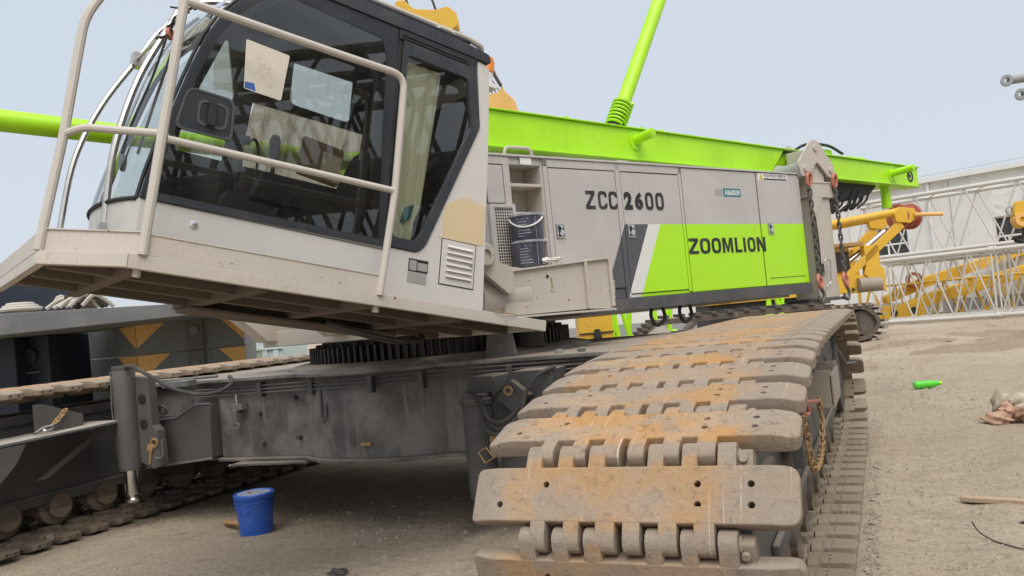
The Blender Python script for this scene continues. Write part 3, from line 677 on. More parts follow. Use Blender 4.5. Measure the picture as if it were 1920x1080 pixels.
# --- slew ring with external teeth
NT = 112; b = MB(); pts = []
for k in range(NT):
    for f_, r_ in ((-.30, 1.335), (-.16, 1.385), (.16, 1.385), (.30, 1.335)):
        a = 2*math.pi*(k+f_)/NT; pts.append((CX.x+r_*math.cos(a), CX.y+r_*math.sin(a)))
b.prism(pts, 'z', 1.45, 1.605); sr = b.obj('slew_ring', 'gear_steel', crane, M_CH, ang=20)
b = MB(); b.lathe([(0, 1.605), (1.25, 1.605), (1.25, 1.66), (0, 1.66)], (CX.x, CX.y, 0), (0, 0, 1), 64); b.obj('bearing_race', 'gear_steel', sr)
for k in range(40):
    if k == 0: b = MB(); b.lathe([(0, 0), (.026, 0), (.026, .03), (0, .03)], (0, 0, 0), (0, 0, 1), 6); BM_ = b.mesh('ring_bolt', 'gear_steel')
    a = 2*math.pi*k/40; link('ring_bolt', BM_, sr, Matrix.Translation((CX.x+1.29*math.cos(a), CX.y+1.29*math.sin(a), 1.605)))
b = MB(); b.lathe([(0, 1.44), (.14, 1.44), (.14, 1.68), (0, 1.68)], (CX.x+1.3, CX.y-.6, 0), (0, 0, 1), 20); b.obj('pinion', 'gear_steel', sr)

# --- upper works: turntable and engine house (x to the rear, d to the right, z up)
def S(): return MB(flip)
b = S(); b.box((-1.5, -1.2, 1.66), (4.8, 1.2, 1.82)); b.box((-1.2, -1.15, 1.82), (-.4, .95, 2.2)); b.prism([(-1.9, 2.0), (-1.2, 2.2), (-1.2, 1.70), (-1.6, 1.72)], 'y', -1.1, -.8); b.prism([(-1.9, 2.0), (-1.2, 2.2), (-1.2, 1.70), (-1.6, 1.72)], 'y', .5, .8)
tt = b.obj('turntable', 'beige_paint', crane, M_SUP, bevel=.01, seg=1)
b = S(); b.lathe([(0, -.4), (.3, -.4), (.32, -.35), (.32, .35), (.3, .4), (0, .4)], (-1.3, 0, 2.3), (0, 1, 0), 28); b.obj('winch_drum', 'gear_steel', tt)
b = S()
b.box((-.34, -1.47, 1.82), (-.035, 1.47, 3.25)); b.box((.36, -1.47, 1.82), (4.85, 1.47, 3.25)); b.box((-.035, -1.47, 3.176), (.36, 1.47, 3.25)); b.box((-.035, -1.47, 1.82), (.36, 1.47, 2.15)); b.box((-.035, -1.47, 2.15), (.36, 1.20, 3.176))
hs = b.obj('engine_house', 'house_paint', crane, M_SUP, bevel=.006, seg=1)
b = S(); b.box((-.36, -1.5, 3.25), (4.87, 1.5, 3.272)); b.obj('roof_sheet', 'house_paint', hs, bevel=.005)
def door(s0, s1, z0, z1, t=.014, name='door_panel'):
    b = S(); b.box((s0, 1.47, z0), (s1, 1.47+t, z1)); return b.obj(name, 'house_paint', hs, bevel=.004)
DOORS = [(.443, 1.382, 1.93, 3.163), (1.456, 2.40, 1.86, 3.160), (2.458, 3.882, 1.825, 3.246), (3.896, 4.845, 1.825, 3.246), (-.325, -.12, 2.80, 3.168)]
for s0, s1, z0, z1 in DOORS: door(s0+.005, s1-.005, z0+.005, z1-.005)
for s0, s1, z0, z1 in DOORS[:2]+DOORS[4:]:
    seal = S(); seal.ring([(s0-.004, z0-.004), (s1+.004, z0-.004), (s1+.004, z1+.004), (s0-.004, z1+.004)], [(s0+.010, z0+.010), (s1-.010, z0+.010), (s1-.010, z1-.010), (s0+.010, z1-.010)], 'y', 1.468, 1.4725); seal.obj('door_seal', 'rubber', hs)
for s0, s1, z0, z1 in ((2.448, 2.462, 1.825, 3.25), (3.878, 3.902, 1.825, 3.25)): seal = S(); seal.box((s0, 1.468, z0), (s1, 1.4725, z1)); seal.obj('panel_joint', 'rubber', hs)
for s0, s1, z0, z1 in ((.385, .44, 1.84, 3.245), (1.386, 1.452, 1.84, 3.245), (2.404, 2.447, 1.84, 3.245), (.385, 2.447, 3.168, 3.248), (-.335, -.04, 3.172, 3.248), (-.116, -.04, 2.16, 3.172)): door(s0, s1, z0, z1, .016, 'frame_strip')
b = S(); b.box((3.98, 1.484, 1.916), (4.77, 1.4875, 1.922)); b.obj('groove', 'rubber', hs)
for s0, z0 in ((.53, 2.535), (1.545, 2.532), (4.09, 2.542)):
    b = S(); b.box((s0-.055, 1.482, z0-.075), (s0+.055, 1.494, z0+.075)); lt = b.obj('latch', 'stainless', hs, bevel=.004)
    b = S(); b.box((s0-.02, 1.494, z0-.05), (s0+.03, 1.512, z0+.01), rot=Matrix.Rotation(.5, 3, 'Y')); b.cyl((s0+.01, 1.494, z0+.035), (s0+.01, 1.51, z0+.035), .016); b.box((s0-.045, 1.494, z0-.06), (s0-.035, 1.5, z0+.06)); b.obj('latch_handle', 'chrome', hs, bevel=.003)
    b = S(); b.box((s0-.04, 1.4935, z0-.055), (s0+.045, 1.4955, z0+.05)); b.obj('latch_recess', 'rubber', hs)
for z0 in (2.985, 2.71, 2.455):     # steps in the recess
    b = S(); b.box((-.033, 1.22, z0-.018), (.358, 1.475, z0+.012)); b.obj('step', 'beige_paint', hs, bevel=.005)
b = S(); b.box((-.034, 1.20, 2.15), (.359, 1.203, 3.175)); b.box((-.0345, 1.2, 2.15), (-.031, 1.46, 3.175)); b.box((.356, 1.2, 2.15), (.3595, 1.46, 3.175)); b.obj('recess_lining', 'beige_paint', hs)
b = S(); b.tube(fillet([(-.02, 1.40, 3.25), (.0, 1.40, 3.36), (.32, 1.40, 3.365), (.34, 1.40, 3.25)], .08), .016, 8); b.obj('grab_handle', 'beige_paint', hs)
b = S(); b.box((.10, 1.487, 3.18), (.24, 1.4885, 3.245)); b.obj('warning_sticker', 'white_trim', hs)
b = S(); b.box((-.30, 1.49, 2.19), (-.05, 1.505, 2.77)); b.obj('mesh_guard', 'perforated_sheet', hs, M=None)
b = S(); b.ring([(-.335, 2.17), (-.035, 2.15), (-.035, 2.79), (-.335, 2.79)], [(-.285, 2.20), (-.07, 2.20), (-.07, 2.755), (-.285, 2.755)], 'y', 1.486, 1.52); b.obj('guard_frame', 'house_paint', hs, bevel=.004)
b = S(); b.box((-.9, 1.30, 1.69), (4.87, 1.50, 1.82)); b.obj('base_rail', 'rail_dark', hs, bevel=.008)
b = S(); b.box((-.9, -1.50, 1.69), (4.87, -1.30, 1.82)); b.obj('base_rail', 'rail_dark', hs, bevel=.008)
for s0, w in ((1.95, .11), (2.42, .10)):
    b = S(); b.tube(smooth_path([(s0-w*.8, 1.38, 1.70), (s0-w, 1.38, 1.60), (s0-.03, 1.38, 1.50), (s0+w, 1.38, 1.56), (s0+w*.8, 1.38, 1.70)], 6), .020, 7); b.obj('tow_loop', 'rubber', hs)
YL = -1.4865
GLYPH = {'M': [(0, 0), (0, 1), (.30, 1), (.5, .36), (.70, 1), (1, 1), (1, 0), (.78, 0), (.78, .70), (.57, .04), (.43, .04), (.22, .70), (.22, 0)],
         'N': [(0, 0), (0, 1), (.30, 1), (.75, .36), (.75, 1), (1, 1), (1, 0), (.70, 0), (.25, .64), (.25, 0)],
         'Z': [(0, 0), (0, .2), (.64, .81), (.04, .81), (.04, 1), (1, 1), (1, .82), (.36, .19), (1, .19), (1, 0)],
         'L': [(0, 0), (0, 1), (.34, 1), (.34, .19), (1, .19), (1, 0)], 'I': [(0, 0), (0, 1), (1, 1), (1, 0)]}
def letters(name, chars, cells, z0, z1, y, bold):
    for ch, (a, c) in zip(chars, cells):
        X = lambda u: a+(c-a)*u; Zc = lambda v: z0+(z1-z0)*v; b = MB(); th_ = .27
        if ch in GLYPH: b.prism([(X(u), Zc(v)) for u, v in GLYPH[ch]], 'y', y, y-.0012)
        elif ch in 'OC0':
            o_ = rpoly([(0, 0), (1, 0), (1, 1), (0, 1)], .40, 5); i_ = rpoly([(th_, .18), (1-th_, .18), (1-th_, .82), (th_, .82)], .22, 5)
            if ch == 'C':
                oc = [(1, .32), (1, .20), (.90, .06), (.72, 0), (.28, 0), (.10, .06), (0, .20), (0, .80), (.10, .94), (.28, 1), (.72, 1), (.90, .94), (1, .80), (1, .68)]
                ic = [(1-th_, .68), (1-th_, .76), (1-th_-.05, .80), (.62, .82), (.38, .82), (th_+.05, .80), (th_, .74), (th_, .26), (th_+.05, .20), (.38, .18), (.62, .18), (1-th_-.05, .20), (1-th_, .24), (1-th_, .32)]
                b.prism([(X(u), Zc(v)) for u, v in oc+ic], 'y', y, y-.0012)
            else: b.ring([(X(u), Zc(v)) for u, v in o_], [(X(u), Zc(v)) for u, v in i_], 'y', y, y-.0012)
        else: text(name, ch, 'letter_dark', a, c, z0, z1, y, hs, bold=bold); continue
        b.obj(name, 'letter_dark', hs)
k_ = lambda u: .918+(u-650)/(830-650)*(1.382-.918)
letters('model_letter', 'ZCC', [(k_(650), k_(703)), (k_(720), k_(770)), (k_(780), k_(830))], 2.757, 2.946, YL, .06)
k2 = lambda u: 1.479+(u-875)/(1085-875)*(2.112-1.479)
letters('model_letter', '2600', [(k2(875), k2(918)), (k2(930), k2(973)), (k2(985), k2(1028)), (k2(1040), k2(1085))], 2.756, 2.948, -1.4885, .06)
def k3(u): t = (u-190)/(712-190); return 2.462+(3.945-2.462)*(t*.93+.07*t*t)
letters('maker_letter', 'ZOOMLION', [(k3(a), k3(c)) for a, c in ((190, 256), (266, 334), (344, 406), (417, 487), (502, 548), (559, 575), (588, 641), (652, 712))], 2.257, 2.436, -1.4868, .045)
b = S(); b.box((3.205, 1.484, 2.930), (3.54, 1.4862, 3.028)); b.obj('number_plate', 'sticker_teal', hs)
text('number_lettering', 'AB60039', 'letter_white', 3.225, 3.52, 2.945, 3.012, -1.4872, hs, bold=.02)
b = S(); b.box((3.04, 1.484, 2.94), (3.19, 1.4852, 3.02)); b.obj('number_plate', 'plate_metal', hs)
b = S(); b.box((3.935, 1.484, 3.15), (4.575, 1.4858, 3.242)); lb = b.obj('safety_label', 'white_trim', hs)
b = S(); b.prism([(3.955, 3.16), (4.04, 3.16), (4.0, 3.235)], 'y', 1.486, 1.487); b.obj('label_triangle', 'sticker_yellow', hs)
text('label_lettering', '作业半径内注意安全', 'letter_dark', 4.06, 4.55, 3.19, 3.232, -1.4867, hs, bold=.01)
b = S(); b.box((4.05, 1.486, 3.158), (4.56, 1.4868, 3.178)); b.obj('label_band', 'letter_dark', hs)
for s0, s1, h_, d0 in ((.2, 1.2, .06, .3), (1.6, 1.75, .05, 1.25), (2.6, 3.2, .1, -.2)):
    b = S(); b.box((s0, d0, 3.272), (s1, d0+.5 if s1-s0 > .5 else d0+.1, 3.272+h_)); b.obj('roof_cover', 'beige_paint', hs, bevel=.01)

# --- cab swing bracket on the house side
b = S(); b.prism(rpoly([(-.60, 2.125), (.36, 2.185), (.37, 2.205), (.665, 2.205), (.70, 1.73), (.345, 1.745), (-.62, 1.745), (-.60, 1.9)], .012), 'y', 1.93, 1.955)
br = b.obj('cab_bracket', 'beige_paint', crane, M_SUP, bevel=.005)
b = S(); b.prism([(-.62, 2.135), (.36, 2.195), (.67, 2.215), (.67, 2.202), (.36, 2.182), (-.60, 2.115)], 'y', 1.5, 1.985); b.obj('lip', 'beige_paint', br, bevel=.003)
b = S(); b.prism([(-1.0, 1.745), (.70, 1.73), (.70, 1.712), (-1.0, 1.727)], 'y', 1.5, 1.985); b.obj('lip', 'beige_paint', br, bevel=.003)
for q0, q1 in ((.34, .372), (.655, .69)): b = S(); b.box((q0, 1.955, 1.75), (q1, 1.985, 2.19)); b.obj('rib', 'beige_paint', br, bevel=.004)
b = S(); b.box((.67, 1.5, 1.73), (.70, 1.95, 2.2)); b.obj('end_plate', 'beige_paint', br, bevel=.003)
b = S(); b.prism(rpoly([(.70, 1.80), (.755, 1.82), (.765, 2.0), (.70, 2.02)], .02), 'y', 1.9, 1.93); hk = b.obj('ear', 'beige_paint', br, bevel=.004)
for z0 in (1.86, 1.965): b = S(); b.cyl((.73, 1.929, z0), (.73, 1.933, z0), .02, n=12); b.obj('ear_hole', 'rubber', br)
b = S(); b.lathe([(.19, -.02), (.225, -.02), (.225, .5), (.19, .5)], (-.80, 1.74, 1.92), (1, 0, 0), 32, closed=True); b.obj('pipe_mouth', 'beige_paint', br)
b = S(); b.lathe([(0, .25), (.19, .25), (.19, .28), (0, .28)], (-.80, 1.74, 1.92), (1, 0, 0), 32); b.obj('dark_pipe_end', 'rubber', br)  # black disc stands in for the shade inside the tube
b = S(); b.prism(rpoly([(-.98, 2.26), (-.86, 2.30), (-.56, 2.12), (-.56, 1.93), (-.63, 1.93), (-.95, 2.18)], .02), 'y', 1.99, 2.05); b.obj('arm', 'beige_paint', br, bevel=.005)
b = S(); b.prism(rpoly([(-.9, 2.28), (-.5, 2.16), (-.35, 2.14), (-.65, 2.12)], .01), 'y', 1.7, 1.98); b.obj('arm_gusset', 'beige_paint', br, bevel=.004)
b = S(); b.lathe([(.045, -.05), (.10, -.05), (.10, .03), (.085, .045), (.045, .045)], (-.88, 2.08, 2.26), (0, 1, 0), 24, closed=True); b.cyl((-.88, 2.05, 2.26), (-.88, 2.10, 2.26), .046, n=14); b.obj('pivot_pin', 'beige_paint', br)
b = S(); b.cyl((-.105, 1.952, 2.065), (-.105, 1.958, 2.065), .017, n=10); b.obj('bolt_hole', 'rubber', br)
b = S()
for z0 in (2.045, 2.03, 2.01, 1.985, 1.965): b.cyl((-.06, 1.952, z0), (-.06, 1.9575, z0), .011, n=6)
b.obj('rust_run', 'chain_rust', br)

# --- rear jacking post with sheave head and chains
b = S(); b.box((5.02, 1.15, 1.60), (5.52, 1.50, 2.95)); po = b.obj('jacking_post', 'beige_paint', crane, M_SUP, bevel=.015)
b = S(); b.box((5.06, 1.2, 2.95), (5.48, 1.48, 3.60)); b.obj('telescopic_post', 'beige_paint', po, bevel=.012)
b = S(); b.box((4.99, 1.1, 2.95), (5.62, 1.53, 3.16)); b.prism([(4.99, 2.95), (5.3, 2.95), (5.02, 2.62), (4.99, 2.6)], 'y', 1.5, 1.53); b.box((4.97, 1.09, 3.14), (5.64, 1.54, 3.165)); b.obj('collar', 'beige_paint', po, bevel=.008)
b = S(); b.prism(rpoly([(4.86, 3.22), (4.80, 3.40), (5.13, 3.70), (5.24, 3.74), (5.36, 3.70), (5.68, 3.38), (5.66, 3.22), (5.54, 3.22), (5.26, 3.44), (5.04, 3.24)], [.03, .06, .05, .05, .05, .06, .03, .03, .05, .03], 3), 'y', 1.50, 1.53); b.prism(rpoly([(4.86, 3.22), (4.80, 3.40), (5.13, 3.70), (5.24, 3.74), (5.36, 3.70), (5.68, 3.38), (5.66, 3.22), (5.58, 3.24), (5.26, 3.50), (4.98, 3.24)], .04, 3), 'y', 1.12, 1.15); b.obj('sheave_head', 'beige_paint', po, bevel=.004)
for s0, z0, r_ in ((4.90, 3.32, .12), (5.60, 3.30, .11)):
    b = S(); b.lathe([(0, -.17), (r_, -.17), (r_*.8, -.08), (r_*.8, .08), (r_, .17), (0, .17)], (s0, 1.33, z0), (0, 1, 0), 24); b.obj('sheave', 'tube_grey', po)
b = S()
for s0, z0, r_ in ((5.24, 3.62, .05), (4.95, 3.33, .045), (5.57, 3.33, .04)): b.cyl((s0, 1.52, z0), (s0, 1.55, z0), r_, n=16)
b.obj('sheave_pin', 'beige_paint', po, bevel=.006)
def sup_chain(pts, L, r, w): m_ = chain([flip(p) for p in pts], L, r, w); return m_
for s0 in (4.95, 5.58):
    sup_chain([(s0, 1.56, 3.12), (s0+.01, 1.56, 2.5), (s0+.01, 1.56, 1.86)], .075, .014, .060).obj('chain', 'chain_steel', po)
    b = S(); b.tube([(s0-.04, 1.56, 3.12), (s0-.05, 1.57, 3.22), (s0, 1.58, 3.27), (s0+.05, 1.57, 3.22), (s0+.04, 1.56, 3.12), (s0, 1.56, 3.08)], .024, 7, True); b.obj('shackle', 'red_paint', po)
    b = S(); b.tube(smooth_path([(s0, 1.56, 1.92), (s0-.05, 1.57, 1.84), (s0, 1.58, 1.74), (s0+.05, 1.57, 1.82), (s0+.02, 1.56, 1.90)], 5), .024, 7); b.obj('shackle', 'red_paint', po)
    b = S(); b.tube(smooth_path([(s0, 1.56, 1.76), (s0+.06, 1.57, 1.66), (s0+.02, 1.57, 1.56), (s0-.06, 1.57, 1.58), (s0-.06, 1.57, 1.64)], 5), .022, 7); b.obj('hook', 'chain_steel', po)
b = S(); b.box((5.10, 1.50, 1.95), (5.2, 1.56, 2.06)); b.tube(fillet([(5.12, 1.53, 2.05), (5.16, 1.56, 2.12), (5.27, 1.56, 2.1), (5.25, 1.55, 1.8), (5.15, 1.53, 1.75)], .04), .010, 6); b.obj('valve', 'stainless', po, bevel=.004)
b = S()
for k in range(4): b.tube([(5.02+.03*k, 1.51, 1.75), (5.0+.035*k, 1.52, 2.4), (5.01+.03*k, 1.51, 2.75)], .009, 5)
b.obj('hose', 'hose_rubber', po)
b = S(); b.box((4.86, 1.1, 1.56), (5.6, 1.55, 1.60)); b.obj('foot_plate', 'rail_dark', po, bevel=.005)

# --- lime mast lying back over the house
def mast_box(d0, d1, parent=None):
    b = S(); n = 20; tops = lambda s: 3.795-.0245*s; bots = lambda s: 3.430-.0180*s
    b.prism([(-.6, bots(-.6)), (8.95, bots(8.95)), (8.97, tops(8.97)), (-.6, tops(-.6))], 'y', d0, d1)
    return b
ma = mast_box(.93, 1.15).obj('mast', 'lime_paint', crane, M_SUP, bevel=.008, seg=1)
b = S()
for z_ in (lambda s: 3.798-.0245*s, lambda s: 3.418-.0180*s): b.prism([(-.6, z_(-.6)), (8.99, z_(8.99)), (8.99, z_(8.99)+.012), (-.6, z_(-.6)+.012)], 'y', .90, 1.185)
b.obj('flange', 'lime_paint', ma, bevel=.003)
mast_box(-1.15, -.93).obj('beam', 'lime_paint', ma)
for s0 in (.6, 3.2, 5.8, 8.4): b = S(); b.box((s0, -.93, 3.36-.02*s0+.12), (s0+.3, .93, 3.6-.02*s0+.08)); b.obj('cross_beam', 'lime_paint', ma, bevel=.01)
for s0, z0, L, r_ in ((2.13, 3.63, .30, .055), (8.05, 3.46, .40, .055)):
    b = S(); b.cyl((s0, 1.1, z0-.02), (s0+.02, 1.1+L, z0+.02), r_, n=20); b.cyl((s0+.02, 1.1+L, z0+.02), (s0+.02, 1.1+L+.01, z0+.02), r_*.7, n=16); b.obj('side_pin', 'lime_paint', ma)
    b = S(); b.lathe([(0, 0), (.11, 0), (.11, .012), (0, .012)], (s0, 1.15, z0-.02), (0, 1, 0), 20); b.obj('pin_collar', 'lime_paint', ma)
for s0 in (1.2, 2.4, 2.75, 4.2, 4.7, 7.0, 7.3, 8.2, 8.7): b = S(); b.prism(rpoly([(s0-.05, 3.79-.0245*s0), (s0+.05, 3.79-.0245*s0), (s0+.02, 3.88-.0245*s0), (s0-.02, 3.88-.0245*s0)], .015), 'y', 1.02, 1.04); b.obj('eyelet', 'lime_paint', ma)
for s0, h_ in ((6.5, .18), (7.5, .13)): b = S(); b.prism(rpoly([(s0-.35, 3.78-.0245*s0), (s0+.35, 3.78-.0245*s0), (s0+.28, 3.8-.0245*s0+h_), (s0-.28, 3.8-.0245*s0+h_)], .05), 'y', .3, .9); b.obj('hatch', 'lime_paint', ma, bevel=.01)
b = S(); b.tube(smooth_path([(5.6, .95, 3.7), (6.0, .95, 3.84), (6.6, .95, 3.86), (7.0, .95, 3.76)], 6), .022, 7); b.obj('hose', 'rubber', ma)
b = S(); b.cyl((8.1, 1.0, 3.28), (8.1, 1.0, 2.92), .075, n=20); b.obj('rest_leg', 'lime_paint', ma)
b = S(); b.lathe([(.06, 0), (.10, 0), (.10, .006), (.06, .006)], (8.68, 1.15, 3.43), (0, 1, 0), 24, closed=True); b.lathe([(0, 0), (.03, 0), (.03, .006), (0, .006)], (8.68, 1.15, 3.43), (0, 1, 0), 12); b.box((8.6, 1.15, 3.42), (8.66, 1.155, 3.50)); b.obj('emblem', 'letter_dark', ma)
b = S(); b.prism([(5.8, 3.34), (7.85, 3.30), (7.6, 3.14), (7.1, 3.04), (5.9, 2.96)], 'y', .45, 1.02); b.obj('sling_bundle', 'rubber', ma, bevel=.03)
b = S(); rr = random.Random(5)
for k in range(15):
    s0 = 5.7+k*.105; d0 = 1.0+rr.uniform(-.05, .05); z0 = 2.74+k*.012; b.tube([(s0, d0, z0), (s0+.28, d0, z0+.12), (s0+.52, d0-.03, z0+.34)], .017, 5)
b.obj('rope_bundle', 'rubber', ma)
# backstop strut rising from the mast, spring at its foot
p0 = Vector((1.98, 1.04, 3.86)); p1 = p0+Vector((.96, 0, 1.57)).normalized()*4.6; dr = (p1-p0).normalized()
b = S(); b.cyl(tuple(p0), tuple(p1), .083, n=24); b.obj('backstop', 'lime_paint', ma)
b = S(); pts = []
for k in range(7*14): a = 2*math.pi*k/14; q = p0-dr*.08+dr*(.34*k/98); u_ = Vector((0, 1, 0)); w_ = dr.cross(u_); pts.append(q+(u_*math.cos(a)+w_*math.sin(a))*.112)
b.tube(pts, .016, 6); b.obj('spring', 'lime_paint', ma)
b = S(); b.cyl(tuple(p0-dr*.15), tuple(p0+dr*.25), .094, n=20); b.obj('spring_core', 'dark_trim', ma)
# forward tube of the mast passing beyond the cab
b = S(); b.cyl((-7.5, 1.05, 3.60), (-.55, 1.05, 3.165), .076, n=24); b.obj('mast_tube', 'lime_paint', ma)

# --- cab (a to the rear, b to the right, c up; tipped back)
PROF = [(-.42, -2.40), (-.11, -2.43), (.03, -2.41), (.25, -2.365), (.506, -2.31), (.75, -2.25), (.983, -2.18), (1.13, -2.11), (1.253, -2.02), (1.38, -1.90), (1.49, -1.76)]
def fa(c):
    for (c0, a0), (c1, a1) in zip(PROF, PROF[1:]):
        if c <= c1: t = (c-c0)/(c1-c0); return a0+(a1-a0)*t
    return PROF[-1][1]
b = S()       # white side shell: lower door skin, rear quarter, rear wall, floor, lower nose
b.prism(rpoly([(-.852, -.42), (-.012, -.42), (-.06, .72), (-.104, 1.44), (-.22, 1.46), (-.155, .945), (-.545, -.03), (-.605, -.092), (-.852, -.092)], [0, .02, 0, .06, .02, .04, .04, .04, 0], 3), 'y', 2.55, 2.6)
b.prism([(-.014, -.42), (-.06, .72), (-.104, 1.45), (-.15, 1.45), (-.11, .72), (-.064, -.42)], 'y', 1.55, 2.56)
b.box((-2.40, 1.55, -.42), (-.02, 2.55, -.38))
cab = b.obj('cab', 'cab_paint', crane, M_CAB, bevel=.012)
b = S(); b.prism(rpoly([(-2.425, -.42), (-.866, -.42), (-.866, -.098), (-2.43, -.098)], [.03, .01, .005, .02], 3), 'y', 2.555, 2.603); b.obj('door_skin', 'cab_paint', cab, bevel=.006)
b = S()     # nose below the windscreen, bulged in plan
def nose(u, v):
    bb = 1.55+1.05*u; c_ = -.42+.32*v; e = 1-((bb-2.075)/.525)**2
    return (fa(c_)-.13*max(0, e)**.8, bb, c_)
b.grid(nose, 14, 4); b.obj('nose', 'cab_paint', cab)
b = S()
def wind(u, v):
    bb = 1.57+1.01*u; c_ = -.10+1.52*v; e = 1-((bb-2.075)/.525)**2
    return (fa(c_)-.135*max(0, e)**.8, bb, c_)
b.grid(wind, 16, 16); b.obj('windscreen', 'front_glass', cab)
b = S(); b.tube([wind(0, j/10) for j in range(11)], .016, 6); b.tube([wind(1, j/10) for j in range(11)], .012, 6); b.tube([wind(i/10, 0) for i in range(11)], .014, 6); b.obj('screen_seal', 'rubber', cab)
# door frame round the big door glass
fo = [(-2.43, -.1), (-.868, -.1), (-.905, 1.40), (-.905, 1.49), (-1.76, 1.49), (-1.90, 1.38), (-2.02, 1.253), (-2.11, 1.13), (-2.18, .983), (-2.25, .75), (-2.31, .506), (-2.41, .03)]
fi = [(-2.328, -.045), (-.975, -.035), (-1.05, 1.08), (-1.14, 1.235), (-1.64, 1.315), (-1.80, 1.315), (-1.90, 1.22), (-2.00, 1.095), (-2.075, .965), (-2.155, .73), (-2.235, .49), (-2.31, .05)]
b = S(); b.ring(fo, fi, 'y', 2.555, 2.606); df = b.obj('door_frame', 'door_frame', cab, bevel=.008)
fm = [(x0*.55+x1*.45, z0*.55+z1*.45) for (x0, z0), (x1, z1) in zip(fi, fo)]
b = S(); b.prism(fm, 'y', 2.608, 2.612); b.obj('door_glass', 'cab_glass', cab)
b = S(); b.ring([(-2.435, -.104), (-.864, -.118), (-.864, -.05), (-2.335, -.05)], [(-2.43, -.10), (-.866, -.114), (-.866, -.054), (-2.34, -.054)], 'y', 2.606, 2.609); b.box((-2.41, 2.604, -.10), (-.87, 2.616, -.055)); b.obj('door_trim', 'dark_trim', cab, bevel=.004)
b = S(); b.tube([(x, 2.609, z) for x, z in fm], .006, 5, True); b.obj('glass_seal', 'rubber', cab)
# door handle set in its dark moulding
b = S(); b.prism(rpoly([(-2.305, .35), (-1.975, .35), (-1.985, .60), (-2.255, .605)], .05), 'y', 2.610, 2.624); hd = b.obj('handle_plate', 'door_frame', cab, bevel=.008)
b = S(); b.ring(rpoly([(-2.31, .345), (-1.97, .345), (-1.98, .605), (-2.26, .61)], .05), rpoly([(-2.295, .357), (-1.983, .357), (-1.993, .593), (-2.25, .597)], .05), 'y', 2.612, 2.628); b.obj('handle_rim', 'rail_dark', cab)
b = S(); b.ring(rpoly([(-2.19, .395), (-2.01, .395), (-2.01, .555), (-2.19, .555)], .045), rpoly([(-2.175, .41), (-2.025, .41), (-2.025, .54), (-2.175, .54)], .04), 'y', 2.622, 2.630); b.obj('handle_cup', 'rail_dark', cab, bevel=.003)
b = S(); b.box((-2.135, 2.626, .40), (-2.085, 2.655, .55)); b.obj('handle', 'rubber', cab, bevel=.01)
b = S(); b.lathe([(0, 0), (.022, 0), (.024, .006), (.012, .010), (0, .010)], (-2.122, 2.603, -.196), (0, 1, 0), 18); b.obj('door_lock', 'chrome', cab)
# rear quarter window
wo_ = rpoly([(-.856, -.088), (-.605, -.088), (-.548, -.03), (-.160, .942), (-.235, 1.385), (-.862, 1.395)], [.01, .05, .03, .03, .03, .01], 3)
wi_ = rpoly([(-.815, -.015), (-.645, -.015), (-.60, .035), (-.232, .93), (-.300, 1.285), (-.818, 1.30)], [.03, .05, .03, .03, .03, .03], 3)
b = S(); b.ring(wo_, wi_, 'y', 2.57, 2.612); b.obj('window_frame', 'dark_trim', cab, bevel=.006)
b = S(); b.prism(wi_, 'y', 2.588, 2.592); b.obj('window_pane', 'rear_glass', cab)
b = S(); b.box((-.90, 2.556, -.09), (-.868, 2.60, 1.40)); b.obj('pillar', 'rubber', cab)
b = S(); b.prism([(-.90, 1.395), (-.235, 1.375), (-.225, 1.47), (-.90, 1.49)], 'y', 2.565, 2.61); b.obj('window_header', 'door_frame', cab, bevel=.005)
for k in range(2): b = S(); b.box((-.875, 2.61, 1.402+k*.022-.004), (-.30, 2.617, 1.412+k*.022-.004), rot=Matrix.Rotation(.022, 3, 'Y')); b.obj('vent_slit', 'rubber', cab)
# roof
b = S(); b.prism(rpoly([(-1.80, 1.48), (-.10, 1.46), (-.12, 1.53), (-.4, 1.56), (-1.5, 1.57), (-1.78, 1.53)], .03), 'y', 1.53, 2.62); b.obj('roof', 'dark_trim', cab, bevel=.015)
b = S(); b.tube(fillet([(-1.9, 2.56, 1.50), (-1.75, 2.56, 1.62), (-.28, 2.56, 1.62), (-.16, 2.56, 1.60), (-.14, 2.5, 1.54), (-.14, 2.3, 1.5)], .06), .024, 8); b.obj('roof_rail', 'beige_paint', cab)
b = S(); b.tube(fillet([(-.62, 2.58, 1.50), (-.60, 2.60, 1.60), (-.44, 2.60, 1.60), (-.42, 2.58, 1.50)], .05), .015, 7); b.obj('roof_handle', 'rail_paint', cab)
b = S(); b.tube([(-1.7, 2.60, 1.585), (-.3, 2.60, 1.575)], .016, 7); b.obj('roof_pipe', 'dark_trim', cab)
b = S(); b.box((.05, 2.2, 1.42), (.16, 2.35, 1.46)); b.cyl((.10, 2.28, 1.46), (.10, 2.28, 1.56), .05, n=16); b.tube([(-.1, 2.28, 1.40), (.1, 2.28, 1.44)], .02, 6); b.obj('beacon_base', 'white_plastic', cab, bevel=.006)
b = S(); b.lathe([(0, 1.56), (.055, 1.56), (.055, 1.65), (.04, 1.69), (0, 1.70)], (.10, 2.28, 0), (0, 0, 1), 18); b.obj('beacon_lens', 'amber', cab)
